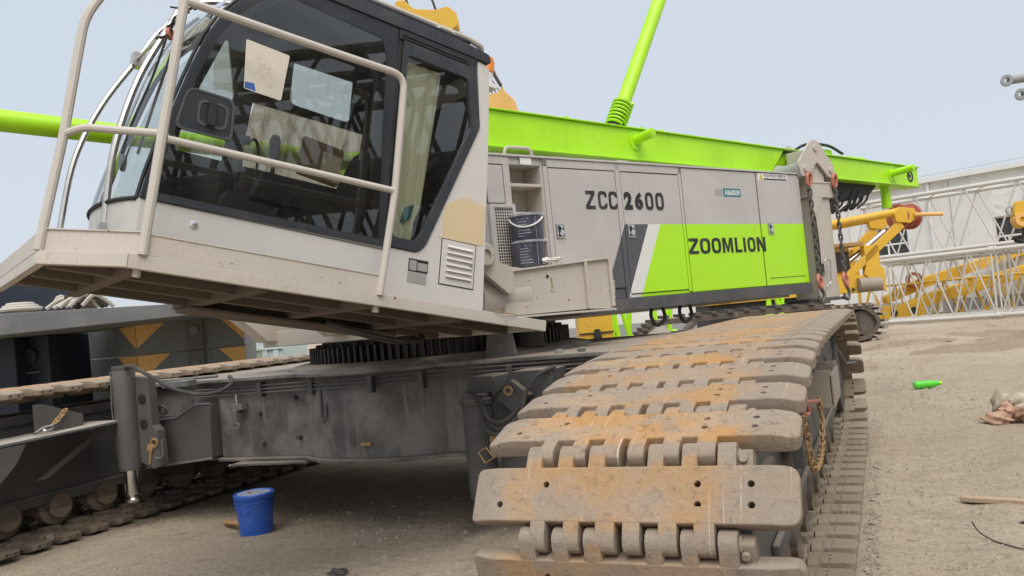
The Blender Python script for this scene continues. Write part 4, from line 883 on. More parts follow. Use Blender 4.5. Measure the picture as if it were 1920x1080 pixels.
# louvred cover, filler patch, rating plates on the rear quarter
b = S(); b.box((-.410, 2.6, -.276), (-.120, 2.606, .046)); b.obj('louvre_cover', 'cab_paint', cab, bevel=.004)
b = S(); b.ring([(-.416, -.282), (-.114, -.282), (-.114, .052), (-.416, .052)], [(-.408, -.274), (-.122, -.274), (-.122, .044), (-.408, .044)], 'y', 2.599, 2.6035); b.obj('cover_joint', 'rubber', cab)
for k in range(6): z0 = -.225+k*.043; b = S(); b.prism([(2.604, z0), (2.622, z0+.002), (2.606, z0+.022), (2.604, z0+.024)], 'x', -.365, -.145); b.obj('louvre', 'cab_paint', cab, bevel=.002)
b = S(); b.lathe([(0, 0), (.014, 0), (.014, .012), (0, .014)], (-.155, 2.606, -.105), (0, 1, 0), 14); b.obj('cover_lock', 'stainless', cab)
b = S(); b.prism(rpoly([(-.445, .05), (-.055, .055), (-.052, .41), (-.23, .41), (-.40, .30)], .02), 'y', 2.6, 2.6025); b.obj('putty_patch', 'putty', cab)
b = S(); b.box((-.670, 2.6, -.228), (-.512, 2.603, -.138)); b.obj('rating_plate', 'letter_dark', cab)
b = S(); b.box((-.662, 2.603, -.220), (-.606, 2.6045, -.150)); b.box((-.598, 2.603, -.215), (-.518, 2.6045, -.160)); b.obj('plate_print', 'plate_metal', cab)
b = S(); b.box((-.672, 2.6, -.305), (-.518, 2.603, -.236)); b.obj('rating_plate', 'plate_metal', cab)
# inside: far wall with two windows, rear cushion, seat, consoles
b = S(); Y0, Y1 = 1.55, 1.585
b.box((-2.38, Y0, -.40), (-.06, Y1, -.10)); b.box((-2.12, Y0, -.10), (-.06, Y1, .52)); b.prism([(-.62, .52), (-.06, .52), (-.1, 1.5), (-.56, 1.5)], 'y', Y0, Y1)
b.prism([(-1.62, 1.03), (-.5, 1.03), (-.5, 1.08), (-1.62, 1.08)], 'y', Y0, Y1); b.prism([(-1.66, 1.03), (-1.27, 1.08), (-1.27, 1.5), (-1.70, 1.5)], 'y', Y0, Y1); b.box((-1.30, Y0, 1.46), (-.1, Y1, 1.5)); b.box((-.72, Y0, 1.03), (-.1, Y1, 1.5))
b.prism([(-1.72, -.1), (-1.62, -.1), (-1.52, 1.04), (-1.66, 1.5), (-1.76, 1.5), (-1.66, 1.04)], 'y', Y0, Y1)
b.box((-1.8, 1.55, 1.44), (-.12, 2.55, 1.475)); b.box((-.14, 1.58, -.38), (-.11, 2.54, 1.45)); b.box((-2.4, 1.58, -.38), (-.08, 2.54, -.355))
b.obj('cab_lining', 'interior_dark', cab)
b = S(); b.ring(rpoly([(-1.30, 1.02), (-.68, 1.02), (-.62, 1.50), (-1.30, 1.50)], .07), rpoly([(-1.25, 1.085), (-.74, 1.07), (-.69, 1.445), (-1.25, 1.445)], .06), 'y', 1.585, 1.615); b.obj('window_frame', 'door_frame', cab, bevel=.006)
b = S(); b.prism([(-1.25, 1.085), (-.74, 1.07), (-.69, 1.46), (-1.25, 1.46)], 'y', 1.565, 1.57); b.obj('window_pane', 'front_glass', cab); b = S(); b.prism([(-1.6, .52), (-.62, .52), (-.57, 1.03), (-1.5, 1.03)], 'y', 1.565, 1.57); b.obj('window_pane', 'filmed_glass', cab); b = S(); b.prism([(-2.40, -.1), (-1.7, -.1), (-1.66, 1.03), (-1.76, 1.48), (-1.90, 1.38), (-2.16, .983), (-2.3, .5)], 'y', 1.565, 1.57); b.obj('window_pane', 'front_glass', cab)
b = S(); b.prism(rpoly([(-1.55, -.05), (-.98, -.05), (-.95, .10), (-1.50, .12)], .06), 'y', 1.80, 2.30); b.prism(rpoly([(-1.05, .05), (-.80, .02), (-.60, .72), (-.78, .76)], .07), 'y', 1.82, 2.28); b.prism(rpoly([(-.79, .76), (-.63, .74), (-.56, 1.0), (-.70, 1.02)], .05), 'y', 1.92, 2.18); b.box((-1.4, 1.9, -.36), (-1.0, 2.2, -.05)); seat = b.obj('seat', 'seat_fabric', cab, bevel=.03)
for y0 in (1.66, 2.34):
    b = S(); b.prism(rpoly([(-1.75, .08), (-1.0, .05), (-1.0, .20), (-1.70, .27)], .04), 'y', y0, y0+.13); b.box((-1.5, y0+.03, -.36), (-1.2, y0+.1, .1)); b.obj('console', 'interior_dark', cab, bevel=.015)
    b = S(); b.tube([(-1.62, y0+.065, .24), (-1.62, y0+.065, .40)], .014, 7); b.lathe([(0, .36), (.022, .37), (.034, .44), (.036, .5), (.022, .53), (0, .535)], (-1.625, y0+.065, 0), (0, 0, 1), 12); b.obj('joystick', 'rubber', cab)
b = S(); b.box((-2.2, 1.62, .1), (-2.08, 1.85, .42)); b.box((-2.15, 1.7, -.36), (-2.1, 1.76, .1)); b.tube(smooth_path([(-1.5, 1.72, .2), (-1.48, 1.72, .55), (-1.52, 1.75, .68), (-1.58, 1.76, .66)], 5), .012, 6); b.lathe([(0, -.03), (.035, -.03), (.035, .03), (0, .03)], (-1.6, 1.76, .66), (1, 0, .3), 12); b.obj('display', 'interior_dark', cab, bevel=.01)
# papers, box and film left behind the glass; curtain in the rear window
b = S(); b.prism(rpoly([(-1.935, .70), (-1.695, .69), (-1.67, 1.00), (-1.955, 1.015)], .012), 'y', 2.6125, 2.6135); b.obj('paper_sheet', 'paper', cab); b = S(); b.prism([(-1.930, .705), (-1.86, .703), (-1.875, .75), (-1.932, .745)], 'y', 2.6136, 2.614); b.obj('paper_stamp', 'blue_paint', cab)
b = S(); b.grid(lambda u, v: (-2.09+.50*u-.05*v, 2.545+.012*math.sin(u*17+v*5)*math.cos(v*13), .66+.44*v+.02*math.sin(u*9)), 16, 14); b.obj('plastic_film', 'film', cab)
b = S(); b.prism(rpoly([(-1.48, .30), (-1.20, .27), (-1.17, .53), (-1.46, .56)], .01), 'y', 2.45, 2.475); b.obj('paper_sheet', 'box_brown', cab)
b = S(); b.prism(rpoly([(-1.33, .31), (-1.20, .29), (-1.18, .47), (-1.32, .49)], .01), 'y', 2.478, 2.480); b.obj('paper_sheet', 'paper', cab)
b = S()
def curt(u, v):
    w = .32*(.55+.45*v**.7) if v > .15 else .16+.1*v
    x = -.80+w*u+.02*(1-v); return (x, 2.52+.018*math.sin(u*22+v*2)*(.4+.6*(1-v)), .0+1.29*v if True else 0)
b.grid(lambda u, v: curt(u, v), 44, 10); b.obj('curtain', 'curtain_cloth', cab)
b = S(); b.prism(rpoly([(-.74, .10), (-.66, .14), (-.63, .26), (-.71, .22)], .02), 'y', 2.545, 2.55); b.obj('cloth_tie', 'sticker_teal', cab)
b = S(); b.tube([(-.62, 2.4, .45), (-.35, 2.35, .70)], .03, 10); b.box((-.72, 2.2, .02), (-.60, 2.35, .5)); b.obj('equipment', 'interior_dark', cab)
# windscreen guard bars, wiper, lamp, mirror, cable ring
b = S(); b.tube(smooth_path([(-2.66, 1.7, -.33), (-2.665, 1.7, -.15), (-2.645, 1.7, .263), (-2.54, 1.7, .652), (-2.36, 1.7, 1.046), (-2.25, 1.7, 1.278), (-2.02, 1.75, 1.56), (-1.6, 1.8, 1.66)], 6), .019, 8); b.obj('guard_bar', 'stainless', cab)
b = S(); b.tube(smooth_path([(-2.53, 2.3, -.33), (-2.535, 2.3, -.2), (-2.54, 2.3, .224), (-2.465, 2.3, .68), (-2.33, 2.3, 1.073), (-2.265, 2.3, 1.239), (-2.05, 2.3, 1.52), (-1.6, 2.28, 1.66)], 6), .021, 8); b.obj('guard_bar', 'stainless', cab)
b = S(); b.tube([(-2.37, 1.7, 1.03), (-2.36, 2.3, 1.02)], .013, 6); b.box((-2.40, 1.66, .98), (-2.32, 1.74, 1.08)); b.obj('guard_tie', 'stainless', cab, bevel=.005); b = S(); b.box((-2.57, 2.27, -.35), (-2.49, 2.33, -.22)); b.obj('guard_clamp', 'stainless', cab, bevel=.005)
b = S(); b.tube(smooth_path([(-2.35, 2.38, 1.0), (-2.40, 2.36, .7), (-2.47, 2.34, .4), (-2.50, 2.33, .2)], 5), .008, 5); b.tube(smooth_path([(-2.30, 2.45, 1.05), (-2.37, 2.42, .6), (-2.43, 2.40, .2)], 5), .009, 5); b.tube([(-2.36, 2.2, 1.05), (-2.33, 2.42, 1.06)], .010, 5); b.obj('wiper', 'rubber', cab)
b = S(); b.lathe([(0, -.05), (.05, -.05), (.062, -.03), (.062, .05), (0, .055)], (-2.30, 2.42, 1.33), (-1, .3, .1), 20); b.tube([(-2.28, 2.42, 1.27), (-2.22, 2.42, 1.18)], .012, 6); lp = b.obj('work_lamp', 'rubber', cab)
b = S(); b.lathe([(0, .055), (.052, .055), (.052, .06), (0, .062)], (-2.30, 2.42, 1.33), (-1, .3, .1), 20); b.obj('lamp_lens', 'white_plastic', cab)
b = S(); b.tube(smooth_path([(-2.25, 2.4, 1.16), (-2.33, 2.38, 1.10), (-2.34, 2.36, 1.0), (-2.40, 2.3, .97)], 5), .007, 5); b.tube(smooth_path([(-2.18, 2.46, 1.22), (-2.28, 2.43, 1.16), (-2.36, 2.38, 1.16)], 5), .006, 5); b.obj('cable', 'rubber', cab)
b = S(); b.lathe([(.022, -.012), (.038, -.012), (.038, .012), (.022, .012)], (-2.335, 2.36, 1.00), (1, 1, .3), 16, closed=True); b.obj('cable_ring', 'red_paint', cab)
b = S(); b.lathe([(0, -.012), (.05, -.012), (.055, 0), (.05, .012), (0, .012)], (-2.43, 2.05, .22), (1, .4, 0), 18); b.tube([(-2.42, 2.05, .26), (-2.40, 2.1, .42)], .006, 5); b.obj('mirror', 'dark_trim', cab)

# --- walkway round the cab, seen from below
pf_out = [(.385, 2.85), (-2.49, 2.85), (-2.86, 2.45), (-2.86, .75), (-2.5, .9), (-2.2, 1.12), (-1.6, 1.22), (.385, 1.22)]
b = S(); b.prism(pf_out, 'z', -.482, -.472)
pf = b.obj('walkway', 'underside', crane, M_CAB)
def beam(p, q, w, z0, z1, mat='beige_paint', name='beam', off=0):
    p, q = Vector(p), Vector(q); t = (q-p).normalized(); n = Vector((-t.y, t.x))*w/2
    b = S(); b.prism([tuple(p+n), tuple(q+n), tuple(q-n), tuple(p-n)], 'z', z0, z1); return b.obj(name, mat, pf, bevel=.006)
beam((.39, 2.83), (-2.50, 2.83), .045, -.538, -.458, name='edge_beam')
beam((-2.49, 2.84), (-2.86, 2.44), .045, -.536, -.460, name='edge_beam')
beam((-2.84, 2.45), (-2.84, .75), .045, -.534, -.462, name='edge_beam')
beam((.365, 2.80), (.365, 1.22), .04, -.532, -.464, name='edge_beam')
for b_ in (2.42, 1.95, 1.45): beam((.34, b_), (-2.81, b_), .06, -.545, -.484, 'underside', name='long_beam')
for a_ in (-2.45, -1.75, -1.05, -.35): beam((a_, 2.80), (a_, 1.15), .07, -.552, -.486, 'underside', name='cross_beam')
for a_, b0, b1 in ((-2.1, 1.5, 1.9), (-1.4, 2.0, 2.38), (-.7, 1.5, 1.9), (-2.1, 2.48, 2.78), (-1.4, 2.48, 2.78), (-.7, 2.48, 2.78)):
    b = S(); b.box((a_-.28, b0, -.490), (a_+.28, b1, -.484)); b.obj('floor_opening', 'rubber', pf)
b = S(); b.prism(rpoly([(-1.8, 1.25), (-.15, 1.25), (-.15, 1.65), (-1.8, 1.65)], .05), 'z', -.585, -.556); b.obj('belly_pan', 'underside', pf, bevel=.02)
b = S(); b.tube(smooth_path([(-.9, 1.9, -.58), (-.7, 2.1, -.64), (-.45, 2.2, -.67), (-.2, 2.1, -.64), (-.1, 1.9, -.58)], 6), .02, 6); b.tube(smooth_path([(-.85, 1.8, -.58), (-.65, 2.0, -.65), (-.4, 2.1, -.68), (-.15, 1.9, -.6)], 6), .016, 6); b.obj('hose', 'hose_rubber', pf)
for a_ in (-2.44, -1.0): b = S(); b.lathe([(0, -.575), (.022, -.575), (.022, -.53), (0, -.53)], (a_, 2.80, 0), (0, 0, 1), 6); b.obj('bolt', 'beige_paint', pf)
b = S(); b.box((-2.43, 2.838, -.457), (-1.01, 2.845, -.345)); b.box((-2.43, 2.825, -.346), (-1.01, 2.85, -.338)); b.obj('toe_board', 'beige_paint', pf, bevel=.003)
b = S(); b.prism([(-2.43, 2.848), (-2.47, 2.836), (-2.86, 2.438), (-2.853, 2.432), (-2.466, 2.828), (-2.43, 2.84)], 'z', -.457, -.342); b.prism([(-2.43, 2.856), (-2.472, 2.846), (-2.872, 2.44), (-2.85, 2.425), (-2.46, 2.825), (-2.43, 2.835)], 'z', -.343, -.335); b.obj('toe_board', 'beige_paint', pf, bevel=.003)
b = S(); b.box((-2.862, .5, -.457), (-2.855, 2.432, -.342)); b.obj('toe_board', 'beige_paint', pf, bevel=.003)
def rail(pts, r=.024, name='hand_rail'):
    b = S(); b.tube(fillet(pts, .10), r, 10); return b.obj(name, 'rail_paint', pf)
rail([(-2.435, 2.85, -.46), (-2.398, 2.85, .99), (-2.39, 2.85, 1.2)], .027, 'rail_post')
rail([(-2.398, 2.85, 1.005), (-1.45, 2.85, 1.01), (-.965, 2.85, 1.02), (-.962, 2.85, .22), (-1.006, 2.85, -.47)], .024)
rail([(-2.39, 2.85, .195), (-.968, 2.85, .226)], .021)
rail([(-2.862, 2.45, -.46), (-2.827, 2.45, .206), (-2.815, 2.45, .90), (-2.62, 2.45, 1.35)], .026, 'rail_post')
b = S(); b.tube(fillet([(-2.828, 2.45, .20), (-2.75, 2.52, .245), (-2.42, 2.82, .225), (-2.395, 2.85, .21)], .08), .022, 10); b.obj('hand_rail', 'rail_paint', pf)
b = S(); b.tube(smooth_path([(-.10, 2.855, -.452), (-.02, 2.87, -.452), (.1, 2.86, -.452)], 4), .004, 5); b.obj('weld_bead', 'chain_rust', pf)

# ------------------------------------------------------------ the yard behind (each thing in a frame turned with the yard's grid: x along, y away, z up)
GX, GY = Vector((math.cos(yaw), math.sin(yaw), 0)), Vector((-math.sin(yaw), math.cos(yaw), 0))
class Yard:
    def __init__(s, name, bx, by, label, cat, group=None, rz=0):
        s.b = Vector((bx, by, 0)); w = Vector((.31, 0, 0))+GX*bx+GY*by
        s.e = empty(name, w, yaw, label=label, cat=cat, group=group)
    def mb(s): return MB(lambda p: (p[0]-s.b.x, p[1]-s.b.y, p[2]))
    def one(s, fn, name, mat, **k):
        m_ = s.mb(); fn(m_); return m_.obj(name, mat, s.e, **k)
UNIT = MB(); UNIT.cyl((0, 0, 0), (0, 0, 1), 1, n=8); UNITM = {}
def bar(th, p, q, r, mat, name='brace'):
    if mat not in UNITM: UNITM[mat] = UNIT.mesh('brace', mat)
    p, q = Vector(p)-th.b, Vector(q)-th.b; d = q-p
    M = d.to_track_quat('Z', 'Y').to_matrix().to_4x4() @ Matrix.Diagonal((r, r, d.length, 1)); M.translation = p
    return link(name, UNITM[mat], th.e, M)
def lattice(label, p0, p1, z0, h, w, n, mat, group, rc=.07, rb=.032, cat='boom section', side=1):
    """four chords with zig-zag braces on every face, lying from p0 to p1"""
    th = Yard('lattice_boom_section', (p0[0]+p1[0])/2, (p0[1]+p1[1])/2, label, cat, group)
    p0, p1 = Vector(p0), Vector(p1); t = (p1-p0).normalized(); nn = Vector((-t.y, t.x))*w*side; L = (p1-p0).length
    C = lambda s, k, z: Vector((*(p0+t*s+nn*k), z0+z*h))
    for k in (0, 1):
        for z in (0, 1):
            bar(th, C(0, k, z), C(L, k, z), rc, mat, 'chord')
            for sa, sb in ((-.12, .05), (L-.05, L+.12)): bar(th, C(sa, k, z), C(sb, k, z), rc*1.35, mat, 'pin_joint')
    st = L/n
    for i in range(n):
        for k in (0, 1):
            a = i*st; bar(th, C(a, k, 0), C(a+st/2, k, 1), rb, mat); bar(th, C(a+st/2, k, 1), C(a+st, k, 0), rb, mat)
        for z in (0, 1): a = i*st; bar(th, C(a, 0, z), C(a+st/2, 1, z), rb*.8, mat); bar(th, C(a+st/2, 1, z), C(a+st, 0, z), rb*.8, mat)
    for s_ in (0, L):
        for k in (0, 1): bar(th, C(s_, k, 0), C(s_, k, 1), rb*1.2, mat)
    return th
WG = 'white lattice boom sections on the ground'
lattice('pale lattice boom section on the ground, left one of the lower row', (14.9, 34.0), (18.15, 31.0), .12, 2.5, 2.0, 3, 'lattice_paint', WG, rc=.085)
lattice('pale lattice boom section on the ground, right one of the lower row', (18.4, 31.1), (24.5, 25.4), .12, 2.5, 2.0, 5, 'lattice_paint', WG, rc=.085)
lattice('pale lattice boom section stacked on top of the others', (14.6, 35.0), (22.6, 27.6), 2.80, 2.35, 2.0, 6, 'lattice_paint', WG, rc=.085)

lattice('pale lattice boom section on the ground, farther back behind the lower row', (16.8, 36.2), (22.8, 30.6), .12, 2.4, 2.0, 5, 'lattice_paint', WG, rc=.085)
# white building behind
bd = Yard('white_building', 17, 44, 'low white rendered building with dark windows behind the boom sections', 'building')
bw = Vector((23.12-17.09, 36.2-42)); bt = bw.normalized(); bn = Vector((-bt.y, bt.x)); B0 = Vector((17.09, 42))
def BW(u, d, z): q = B0+bt*u+bn*d; return (q.x, q.y, z)
def wallbox(th, u0, u1, d0, d1, z0, z1, mat, name, **k):
    m_ = th.mb(); m_.add([BW(u, d, z) for u in (u0, u1) for d in (d0, d1) for z in (z0, z1)], [(0, 1, 3, 2), (4, 6, 7, 5), (0, 4, 5, 1), (2, 3, 7, 6), (0, 2, 6, 4), (1, 5, 7, 3)]); return m_.obj(name, mat, th.e, **k)
wins = [(6.9, 8.0, 2.60, 4.25), (1.2, 3.2, 2.9, 4.45), (-4.5, -2.5, 2.9, 4.45), (11.5, 13.2, 2.6, 4.25)]
us = [-22]; 
for w_ in sorted(wins): us += [w_[0], w_[1]]
us.append(30)
for i in range(0, len(us)-1, 2): wallbox(bd, us[i], us[i+1], 0, .35, -.1, 6.3, 'white_wall', 'wall')
for u0, u1, z0, z1 in wins:
    wallbox(bd, u0, u1, 0.0, .35, -.1, z0, 'white_wall', 'wall'); wallbox(bd, u0, u1, 0.0, .35, z1, 6.3, 'white_wall', 'wall')
    wallbox(bd, u0, u1, .2, .22, z0, z1, 'house_window', 'window_pane'); wallbox(bd, u0, u1, .24, .3, z0, z1, 'interior_dark', 'dark_backing')  # dark sheet behind the pane stands in for the unlit room
    zm = z0+(z1-z0)*.42
    for q in ((u0, u0+.07, z0, z1), (u1-.07, u1, z0, z1), (u0, u1, zm, zm+.09), (u0, u1, z0, z0+.08), (u0, u1, z1-.07, z1), ((u0+u1)/2-.04, (u0+u1)/2+.04, z0, zm)): wallbox(bd, q[0]+.003, q[1]-.003, .12, .19, q[2]+.003, q[3]-.003, 'white_trim', 'window_frame')
    wallbox(bd, u0-.08, u1+.08, -.08, .0, z0-.09, z0, 'white_trim', 'sill')
for u0 in (-12, -6, 0, 5.2, 10, 15, 20): wallbox(bd, u0, u0+.05, -.012, .0, -.1, 6.28, 'clutter', 'wall_joint')
for u0 in (4.3, 16.2): wallbox(bd, u0, u0+.11, -.14, -.03, -.1, 6.28, 'white_trim', 'downpipe')
wallbox(bd, -22, 30, -.03, .0, -.1, .7, 'tube_grey', 'plinth')
wallbox(bd, -22.2, 30.2, -.25, 9, 6.3, 6.5, 'white_trim', 'roof')
wallbox(bd, -22, 30, .36, 8.9, -.1, 6.29, 'white_wall', 'building_block')

# yellow crawler crane parked far behind on the right
yc = Yard('yellow_crawler_crane', 10.6, 27, 'yellow crawler crane with red winch drum parked far behind', 'crane')
yb = 26.0
yc.one(lambda m_: m_.box((8.2, yb, 1.5), (11.75, yb+2.6, 2.05)), 'deck', 'yellow_paint', bevel=.03)
yc.one(lambda m_: (m_.box((8.0, yb+.3, 2.05), (10.9, yb+2.4, 3.0)),), 'machine_house', 'yellow_paint', bevel=.04)
yc.one(lambda m_: m_.box((8.6, yb+.1, 3.0), (11.3, yb+2.5, 3.12)), 'house_roof', 'chain_rust', bevel=.02)
yc.one(lambda m_: m_.box((10.2, yb+.24, 2.2), (10.85, yb+.3, 2.85)), 'vent_opening', 'rubber')
yc.one(lambda m_: m_.cyl((10.9, yb-.1, 1.75), (11.6, yb-.1, 1.72), .22, n=18), 'hydraulic_motor', 'beige_dirty')
yc.one(lambda m_: m_.cyl((10.6, yb+.5, 2.3), (12.2, yb+.5, 3.4), .09, n=12), 'ram', 'chrome')
for k in range(5): yc.one(lambda m_: m_.cyl((10.75+.18*k, yb-.08, 1.62+.05*(k % 2)), (10.75+.18*k, yb-.03, 1.62+.05*(k % 2)), .045, n=10), 'bolt_hole', 'rubber')
for d in (0, 1.9):
    yc.one(lambda m_: m_.prism([(10.45, 2.0), (10.75, 1.98), (12.62, 3.45), (12.45, 3.68)], 'y', yb+d, yb+d+.16), 'gantry_arm', 'yellow_paint', bevel=.02)
    yc.one(lambda m_: m_.cyl((10.0, yb+d+.1, 3.72), (12.5, yb+d+.1, 3.95), .13, n=14), 'gantry_tie', 'yellow_paint')
    yc.one(lambda m_: m_.prism([(12.35, 3.62), (12.8, 3.55), (13.05, 3.75), (12.95, 4.0), (12.5, 4.1), (12.3, 3.9)], 'y', yb+d-.05, yb+d+.2), 'gantry_head', 'yellow_paint', bevel=.03)
    yc.one(lambda m_: m_.box((11.25, yb+d, 2.05), (11.72, yb+d+.3, 2.98)), 'post', 'yellow_paint', bevel=.02)
    yc.one(lambda m_: m_.prism([(11.15, 2.08), (11.8, 1.45), (11.8, 2.2), (11.3, 2.5)], 'y', yb+d-.06, yb+d), 'lug_plate', 'yellow_paint', bevel=.01)
yc.one(lambda m_: m_.lathe([(0, 0), (.42, 0), (.42, .08), (.35, .10), (.35, .26), (.40, .28), (.40, .34), (.35, .36), (.35, .55), (.42, .58), (.42, .66), (0, .66)], (12.55, yb+.3, 3.80), (1, .5, 0), 28), 'winch_drum', 'red_drum')
yc.one(lambda m_: m_.cyl((12.9, yb-.1, 3.8), (13.9, yb+.1, 3.75), .06, n=10), 'drum_axle', 'orange_paint')
def ycrawl(m_, y0):
    pts = rpoly([(6.2, .02), (10.9, .02), (11.35, .55), (10.95, 1.12), (6.2, 1.12), (5.7, .55)], .35, 6)
    inn = rpoly([(6.3, .14), (10.8, .14), (11.22, .55), (10.85, 1.0), (6.3, 1.0), (5.85, .55)], .3, 6)
    m_.ring(pts, inn, 'y', y0, y0+.8)
for y0 in (yb-.6, yb+2.4):
    yc.one(lambda m_: ycrawl(m_, y0), 'track_belt', 'shoe_dark'); yc.one(lambda m_: (m_.box((6.4, y0+.1, .3), (10.7, y0+.7, .85)), m_.lathe([(0, 0), (.38, 0), (.38, .6), (0, .6)], (10.75, y0+.1, .57), (0, 1, 0), 24)), 'track_frame', 'shoe_dark', bevel=.02)
    for k in range(26):
        if k < 9: px, pz, an = 10.95+.45*math.sin(k/8*math.pi), .57-.55*math.cos(k/8*math.pi), 0
        else: px, pz = 10.9-(k-9)*.27, 1.12
        yc.one(lambda m_: m_.box((px-.05, y0-.05, pz-.03), (px+.08, y0+.85, pz+.05)), 'track_shoe', 'shoe_dust')

# yellow box jib and lattice lying behind the pale sections
yj = Yard('yellow_boom', 19, 36, 'long yellow box boom lying behind the pale lattice sections', 'boom')
yj.one(lambda m_: m_.prism([(15.6, .35), (18.3, 1.15), (24, 2.25), (24, 1.75), (18.3, .65), (15.7, .1)], 'y', 35.6, 36.2), 'beam', 'yellow_paint', bevel=.03)
yj.one(lambda m_: m_.prism([(16.4, 1.1), (18.0, 1.75), (24, 3.1), (24, 2.7), (18.2, 1.35), (16.5, .8)], 'y', 36.3, 36.8), 'beam', 'yellow_paint', bevel=.03)
yj.one(lambda m_: m_.lathe([(.22, -.1), (.34, -.1), (.34, .1), (.22, .1)], (17.7, 36.2, 1.75), (0, 1, 0), 20, closed=True), 'sheave', 'red_drum')
yj.one(lambda m_: (m_.box((15.9, 35.5, .05), (17.7, 35.6, .75)),), 'lug_plate', 'yellow_paint', bevel=.02)
yj.one(lambda m_: m_.cyl((16.35, 35.45, .4), (16.35, 35.5, .4), .14, n=16), 'lug_hole', 'rubber'); yj.one(lambda m_: m_.cyl((17.2, 35.45, .45), (17.2, 35.5, .45), .14, n=16), 'lug_hole', 'rubber')
lattice('thin yellow lattice jib low on the ground behind the pale sections', (15.5, 36.9), (23.5, 33.0), .1, 1.5, 1.2, 9, 'yellow_paint', None, rc=.05, rb=.03, cat='jib')
hb = Yard('hook_block', 15.05, 24, 'yellow hook block hanging at the right edge above the boom sections', 'hook block')
hb.one(lambda m_: m_.prism(rpoly([(14.85, 2.95), (15.3, 2.95), (15.35, 3.5), (15.2, 3.75), (14.95, 3.75), (14.82, 3.5)], .08), 'y', 23.9, 24.1), 'cheek_plate', 'yellow_paint', bevel=.02)
hb.one(lambda m_: m_.lathe([(.08, -.14), (.2, -.14), (.2, .14), (.08, .14)], (15.0, 23.98, 3.2), (0, 1, 0), 20, closed=True), 'sheave', 'orange_paint')
hb.one(lambda m_: m_.tube([(15.1, 24, 2.95), (15.1, 24, 2.7), (15.0, 24, 2.55), (14.85, 24, 2.6), (14.82, 24, 2.7)], .07, 8), 'hook', 'rubber'); hb.one(lambda m_: m_.lathe([(.08, -.03), (.14, -.03), (.14, .03), (.08, .03)], (14.78, 24, 3.5), (0, 1, 0), 14, closed=True), 'eye', 'tube_grey')
hb.one(lambda m_: m_.cyl((15.1, 24.0, 3.4), (16.6, 24.6, 3.1), .06, n=8), 'hanger_bar', 'yellow_paint'); hb.one(lambda m_: m_.box((16.5, 24.4, 0), (16.8, 24.8, 3.3)), 'stand', 'yellow_paint', bevel=.02)
# end of a grey tubular frame at the right edge
tf_ = Yard('tube_frame', 7.0, 9.0, 'end of a grey tubular boom frame at the right edge against the sky', 'boom frame')
for z0, x0, x1 in ((3.83, 5.70, 9.5), (3.66, 5.84, 9.5)):
    tf_.one(lambda m_: m_.cyl((x0, 9, z0), (x1, 9.3, z0+.3), .05, n=14), 'tube', 'tube_grey'); tf_.one(lambda m_: m_.lathe([(.028, -.03), (.062, -.03), (.062, .03), (.028, .03)], (x0-.03, 9, z0-.002), (.5, 1, 0), 18, closed=True), 'pin_eye', 'tube_grey')
tf_.one(lambda m_: m_.cyl((5.87, 9, 3.67), (5.87, 9, 3.83), .012, n=6), 'lacing', 'orange_paint')
for x0 in (7.5, 9.0): tf_.one(lambda m_: m_.cyl((x0, 9.1, 0), (x0, 9.1, 3.9), .05, n=8), 'stand_leg', 'tube_grey')
for k, (za, zb) in enumerate(((6.75, 6.9), (6.95, 7.15))):
    cw = Yard('overhead_cable', 20, 39, ('lower' if k == 0 else 'upper')+' of two thin cables over the white building', 'cable', 'cables over the white building'); cw.one(lambda m_: m_.tube([(14.0, 44, za-.2), (18, 41, za-.35), (23, 36.3, za-.25), (30, 30, zb)], .012, 5), 'wire', 'tube_grey')

# yellow sheave blocks and ropes above the cab, belonging to rigging farther back
def sheave_block(name, label, pts, y, mat='yellow_paint', sh=()):
    cx = sum(p[0] for p in pts)/len(pts); th = Yard(name, cx, y, label, 'sheave block', 'yellow sheave blocks of the rigging')
    for d in (0, .28): th.one(lambda m_: m_.prism(rpoly(pts, .05), 'y', y+d, y+d+.05), 'cheek_plate', mat, bevel=.012)
    for x0, z0, r_ in sh: th.one(lambda m_: m_.lathe([(0, 0), (r_, 0), (r_*.82, .08), (r_*.82, .12), (r_, .2), (0, .2)], (x0, y+.06, z0), (0, 1, 0), 22), 'sheave', 'orange_paint')
    return th
A = sheave_block('sheave_block', 'long yellow sheave block hanging above the cab roof', [(-1.45, 6.98), (-1.30, 7.0), (-1.15, 6.83), (-.80, 6.78), (-.62, 6.83), (-.48, 6.72), (-.44, 6.52), (-.58, 6.42), (-.85, 6.53), (-1.35, 6.72), (-1.43, 6.8)], 13, sh=((-.95, 6.62, .13), (-.60, 6.58, .13), (-1.3, 6.82, .1)))
B = sheave_block('sheave_block', 'small worn yellow sheave block behind the cab, just above the green mast', [(-.12, 5.10), (-.14, 5.32), (.10, 5.36), (.14, 5.48), (.19, 5.34), (.32, 5.22), (.38, 5.0), (-.1, 5.0)], 13, 'orange_paint', sh=((.02, 5.14, .13), (.22, 5.12, .11)))
for k, (x0, z0, x1, z1) in enumerate(((-1.25, 6.95, -3.2, 14.6), (-.80, 6.80, -2.9, 14.9))): A.one(lambda m_: m_.cyl((x0, 13.1, z0), (x1, 13.1, z1), .022, n=6), 'rope', 'wire_dark')
for k in range(5): A.one(lambda m_: m_.cyl((-.72+.07*k, 13.05+.05*k, 6.55-.02*k), (-.08+.075*k, 13.05+.05*k, 5.2), .009, n=5), 'rope', 'wire_dark')
B.one(lambda m_: m_.tube([(-.02, 13, 5.86), (.05, 13, 5.62), (.13, 13, 5.45)], .03, 6), 'rope_socket', 'wire_dark')
B.one(lambda m_: (m_.cyl((.0, 13.15, 3.3), (.0, 13.15, 5.1), .09, n=10), m_.cyl((.25, 13.15, 3.3), (.25, 13.15, 5.1), .09, n=10)), 'support', 'orange_paint')
